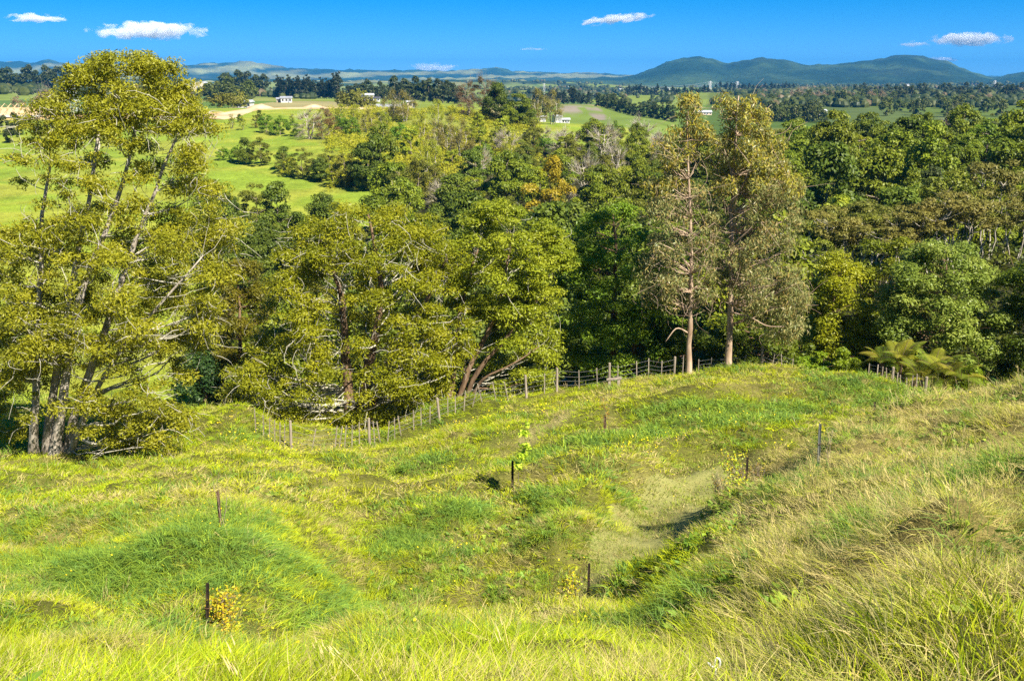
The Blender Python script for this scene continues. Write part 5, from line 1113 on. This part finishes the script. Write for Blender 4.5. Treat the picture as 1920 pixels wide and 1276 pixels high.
# kinds: 0 lush, 1 dry fine, 2 long tussock, 3 short turf, 4 seed stalks ; three distances each, two variants
NV = 3; idx = 0
for kd, (n, rd, h, wd, arch, lean, bend) in enumerate([(54, .24, .21, .0065, .75, .2, .5), (50, .25, .24, .0042, .95, .2, .5), (90, .30, .50, .0075, .6, .3, .7), (60, .30, .085, .006, .8, .05, .2), (4, .2, .52, .0026, .3, .15, .2), (16, .22, .10, .05, 1.2, .0, .3)]):
    for lod, (fn, fw) in enumerate([(1.0, 1.0), (.75, 1.7), (.5, 3.0)]):
        for v in range(NV):
            tuft('grass_tuft_%03d' % idx, 900 + idx, max(4, int(n * fn)), rd * (1, 1.1, 1.4)[lod], h, wd * fw, arch, lean, bend, kd); idx += 1
def grass():
    rg = np.random.default_rng(8)
    xs, ys = [], []
    for y0, y1, den in [(3.2, 8, 80), (8, 14, 66), (14, 30, 42), (30, 64, 18)]:
        n = int(.64 * (y1 * y1 - y0 * y0) * den); y = np.sqrt(rg.uniform(y0 * y0, y1 * y1, n)); x = rg.uniform(-.64, .64, n) * y; xs.append(x); ys.append(y)
    x, y = np.concatenate(xs), np.concatenate(ys); px = pxof(x, y)
    keep = ~((y > 56) & (px > 470)); x, y, px = x[keep], y[keep], px[keep]; n = len(x)
    z = H(x, y) - .02; lod = np.where(y < 13, 0, np.where(y < 28, 1, 2))
    n1 = fbm(x / 1.1, y / 1.1, 2, 71); n2 = fbm(x / 4.5, y / 4.5, 2, 72); n3 = fbm(x / .7, y / .7, 2, 73)
    dp = polydist(x, y, PATHW); dt = polydist(x, y, TRACKW)
    kind = np.zeros(n, int)
    dryf = np.clip(.10 + 1.1 * sstep(1290, 1470, px) * (y < 34) * (1 - .6 * sstep(15, 8, y)) + .35 * sstep(.5, .68, n2), 0, .85)
    edge = (px > 480) & (px < 1180) & (y > 12) & (y < 17.5); dryf = np.where(edge, np.maximum(dryf, .42), dryf)
    dryf = dryf * np.where((px < 700) & (y > 16) & (y < 24), .35, 1)
    kind[rg.uniform(size=n) < dryf] = 1
    # long tussocks: banks and hummocks
    def blob(pxc, Yc, rx, ry): 
        c = gp(pxc, Yc, False); return np.exp(-((x - c[0]) / rx) ** 2 - ((y - c[1]) / ry) ** 2)
    tb = sum(blob(*q) for q in [(140, 19.5, 1.6, 1.1), (240, 20.5, 1.3, 1.0), (330, 18.6, 1.3, .9), (395, 17.6, .6, .8), (480, 20.5, 1.1, .9), (590, 19.5, .9, 1.1), (640, 18.3, .7, .8), (600, 16.8, .8, .5), (850, 28.2, .9, 1.0), (770, 26, .8, .6), (1010, 34.5, 1.6, .7), (1090, 36, 1.8, .8), (1190, 37, 1.6, .8), (1290, 37, 1.2, .7), (1660, 42.5, 2.0, 1.0), (1600, 44, 1.5, 1.0), (1850, 13, .7, .7), (1270, 11.5, .5, .5), (200, 13.2, .35, .4), (430, 23, 1, .7), (90, 22, 1.2, 1)])
    for pts, wd_ in [([(985, 34), (1060, 35.5), (1150, 36.5), (1260, 37.5), (1360, 37.6), (1440, 37.8)], .8), ([(1230, 42.5), (1320, 41), (1420, 40.5), (1500, 41)], .5), ([(1540, 44.5), (1610, 43), (1680, 41.5), (1725, 40)], 1.0), ([(-20, 19.6), (120, 20.4), (240, 20.8), (330, 19.4), (420, 20.3), (520, 20.8), (620, 19.6)], .75), ([(360, 17.3), (450, 17.2), (560, 17.0), (650, 17.4)], .4), ([(740, 25.5), (820, 27.5), (890, 29)], .6), ([(1010, 29), (1060, 27), (1110, 25.5)], .45), ([(1080, 31), (1140, 29), (1180, 27)], .4), ([(480, 33), (560, 35)], .5), ([(620, 37), (700, 36), (800, 37)], .5)]:
        W_ = np.array([gp(a_, b_, False)[:2] for a_, b_ in pts]); tb = np.maximum(tb, 1.1 * (1 - sstep(wd_ * .4, wd_ * 1.5, polydist(x, y, W_) + (n2 - .5) * 1.2)))
    tb = tb * (.45 + 1.1 * sstep(.35, .6, n3)) 
    tb = np.maximum(tb, .75 * sstep(.62, .72, n1) * (rg.uniform(size=n) < .5))
    weed = sstep(.56, .64, fbm(x / 1.4 + 40, y / 1.4, 2, 79)) * (y < 30) ; kind[rg.uniform(size=n) < weed * .45] = 5
    mat = sstep(.60, .68, fbm(x / .9, y / .9, 2, 81)); kind[rg.uniform(size=n) < mat * .6] = 1
    kind[(rg.uniform(size=n) < tb * .9) & (y > 8)] = 2
    st = (rg.uniform(size=n) < .004 + .07 * (px > 1350) * (y < 34) * (y > 9)); kind[st] = 4
    onp = dp < 1.4 + .35 * (n3 - .5) * 4; kind[onp] = 3
    kind[dt < .45] = 3; bare = sum(blob(*q) for q in [(1225, 24.2, .9, .7), (1160, 21.4, .8, .6), (1285, 26.8, .5, .6), (1390, 33, .4, .5)]); drop = onp & (rg.uniform(size=n) < .22 + .75 * np.clip(bare * 1.3 * (n3 + .4), 0, 1)); 
    sh = np.ones(n); sh = rg.uniform(.7, 1.3, n) * np.clip(.5 + 2.9 * (n1 - .32), .5, 1.9)
    sh = sh * np.where((y < 11) & (kind != 2), .62 + .38 * sstep(7, 11, y), 1.0)
    sh = np.where(kind == 3, rg.uniform(.6, 1.7, n), sh)
    FL_ = np.array([gp(a_, b_, False)[:2] for a_, b_ in FY]); sh = sh * (.45 + .55 * sstep(.3, 1.2, polydist(x, y, FL_)))
    sh = np.where(kind == 2, rg.uniform(.75, 1.25, n), sh); sh = np.where(y > 34, sh * 1.05, sh)
    pal = {0: [(.34, .415, .010), (.41, .46, .013), (.27, .365, .010)], 1: [(.52, .43, .17), (.46, .39, .14), (.44, .42, .08)], 2: [(.19, .30, .04), (.15, .255, .045), (.27, .37, .035)], 3: [(.26, .30, .04), (.42, .35, .14), (.22, .28, .03)], 4: [(.6, .5, .25), (.52, .44, .18), (.48, .41, .16)], 5: [(.14, .24, .03), (.19, .29, .035), (.24, .32, .04)]}
    PA = np.array([pal[k] for k in range(6)]); j = rg.integers(0, 3, n); c = PA[kind, j]
    k = sstep(.3, .7, n2)[:, None]; lush = (kind == 0)[:, None]
    c = np.where(lush, c * (1 - k) + np.array([.42, .455, .014]) * k, c); c = c * (rg.uniform(.82, 1.18, n) * (1.12 - .3 * sstep(.5, .7, n1) * (kind == 0)))[:, None]
    # wind lays the grass over to the right and downhill
    tilt = (.12 + .22 * n2) * np.where(kind == 2, 1.5, 1) * np.where(kind == 3, .2, 1); da = rg.normal(0, .5, n) + .2
    rx_, ry_ = rg.normal(0, .22, n), tilt * np.cos(da) + rg.normal(0, .2, n) - .08; rz_ = np.where(kind == 2, rg.normal(0, .7, n), rg.uniform(-3.1, 3.1, n))
    sp = gp(1340, 5.7); nearp = (np.abs(x - sp[0] * y / 5.7) < .09) & (y > 4.6) & (y < 5.85)
    keep = ~(nearp | drop | (rg.uniform(size=n) < bank(x, y) * 1.1))
    me = bpy.data.meshes.new('grass'); P = np.stack([x, y, z], 1)[keep]; me.vertices.add(len(P)); me.vertices.foreach_set('co', P.astype(np.float32).ravel())
    ix = (kind * 9 + lod * NV + rg.integers(0, NV, n))[keep].astype(np.int32)
    a = me.attributes.new('kind', 'INT', 'POINT'); a.data.foreach_set('value', ix)
    a = me.attributes.new('rot', 'FLOAT_VECTOR', 'POINT'); a.data.foreach_set('vector', np.stack([rx_, ry_, rz_], 1)[keep].astype(np.float32).ravel())
    sx = rg.uniform(.85, 1.2, n); a = me.attributes.new('scl', 'FLOAT_VECTOR', 'POINT'); a.data.foreach_set('vector', np.stack([sx, sx, sh], 1)[keep].astype(np.float32).ravel())
    a = me.attributes.new('tcol', 'FLOAT_COLOR', 'POINT'); cc = np.ones((keep.sum(), 4), np.float32); cc[:, :3] = c[keep]; a.data.foreach_set('color', cc.ravel())
    o = bpy.data.objects.new('grass', me); col.objects.link(o); tag(o, 'rough pasture grass with dry stalks and long tussocks over the hillside', kind='stuff')
    ng = bpy.data.node_groups.new('scatter_grass', 'GeometryNodeTree'); ng.interface.new_socket('Geometry', in_out='INPUT', socket_type='NodeSocketGeometry'); ng.interface.new_socket('Geometry', in_out='OUTPUT', socket_type='NodeSocketGeometry')
    N, Lk = ng.nodes, ng.links; gi, go = N.new('NodeGroupInput'), N.new('NodeGroupOutput'); ip = N.new('GeometryNodeInstanceOnPoints'); ci = N.new('GeometryNodeCollectionInfo')
    ci.inputs['Collection'].default_value = tufts; ci.inputs['Separate Children'].default_value = True; ci.inputs['Reset Children'].default_value = True
    def na(nm, ty):
        q = N.new('GeometryNodeInputNamedAttribute'); q.data_type = ty; q.inputs['Name'].default_value = nm; return next(s for s in q.outputs if s.name == 'Attribute' and s.enabled)
    Lk.new(gi.outputs[0], ip.inputs['Points']); Lk.new(ci.outputs[0], ip.inputs['Instance']); ip.inputs['Pick Instance'].default_value = True
    Lk.new(na('kind', 'INT'), ip.inputs['Instance Index']); Lk.new(na('rot', 'FLOAT_VECTOR'), ip.inputs['Rotation']); Lk.new(na('scl', 'FLOAT_VECTOR'), ip.inputs['Scale']); Lk.new(ip.outputs[0], go.inputs[0])
    md = o.modifiers.new('scatter', 'NODES'); md.node_group = ng
    print('tufts', len(P))
grass()
def buttercups():
    rg = np.random.default_rng(9); pts = []
    for pxa, pxb, ya, yb, n in [(540, 960, 40, 49, 420), (380, 620, 38, 46, 260), (930, 1150, 40, 50, 200), (1150, 1500, 30, 40, 240), (60, 560, 15, 24, 120), (0, 1900, 7, 40, 260), (600, 1000, 20, 36, 140)]:
        px = rg.uniform(pxa, pxb, n); Y = rg.uniform(ya, yb, n); pts.append(np.stack([(px - 960) / (F * np.interp(np.log(Y), GL, GV)) * Y, Y], 1))
    p = np.vstack(pts); k = fbm(p[:, 0] / 1.8, p[:, 1] / 1.8, 2, 91) > .60; p = p[k]; n = len(p); z = H(p[:, 0], p[:, 1]) + rg.uniform(.22, .4, n); s = .010 + .00042 * p[:, 1]
    m = MB(); a = np.arange(6) * math.pi / 3
    for i in range(n):
        c = np.array([p[i, 0], p[i, 1], z[i]]); t_ = rg.normal(size=2) * .4
        ring = np.stack([np.cos(a) * s[i], np.sin(a) * s[i], (np.cos(a) * t_[0] + np.sin(a) * t_[1]) * s[i] + .3 * s[i]], 1) + c
        m.add(np.vstack([ring, [c]]), None, [[q, (q + 1) % 6, 6] for q in range(6)])
    o = m.build('buttercups', M['flower']); tag(o, 'yellow buttercups scattered through the grass', kind='stuff')
buttercups()
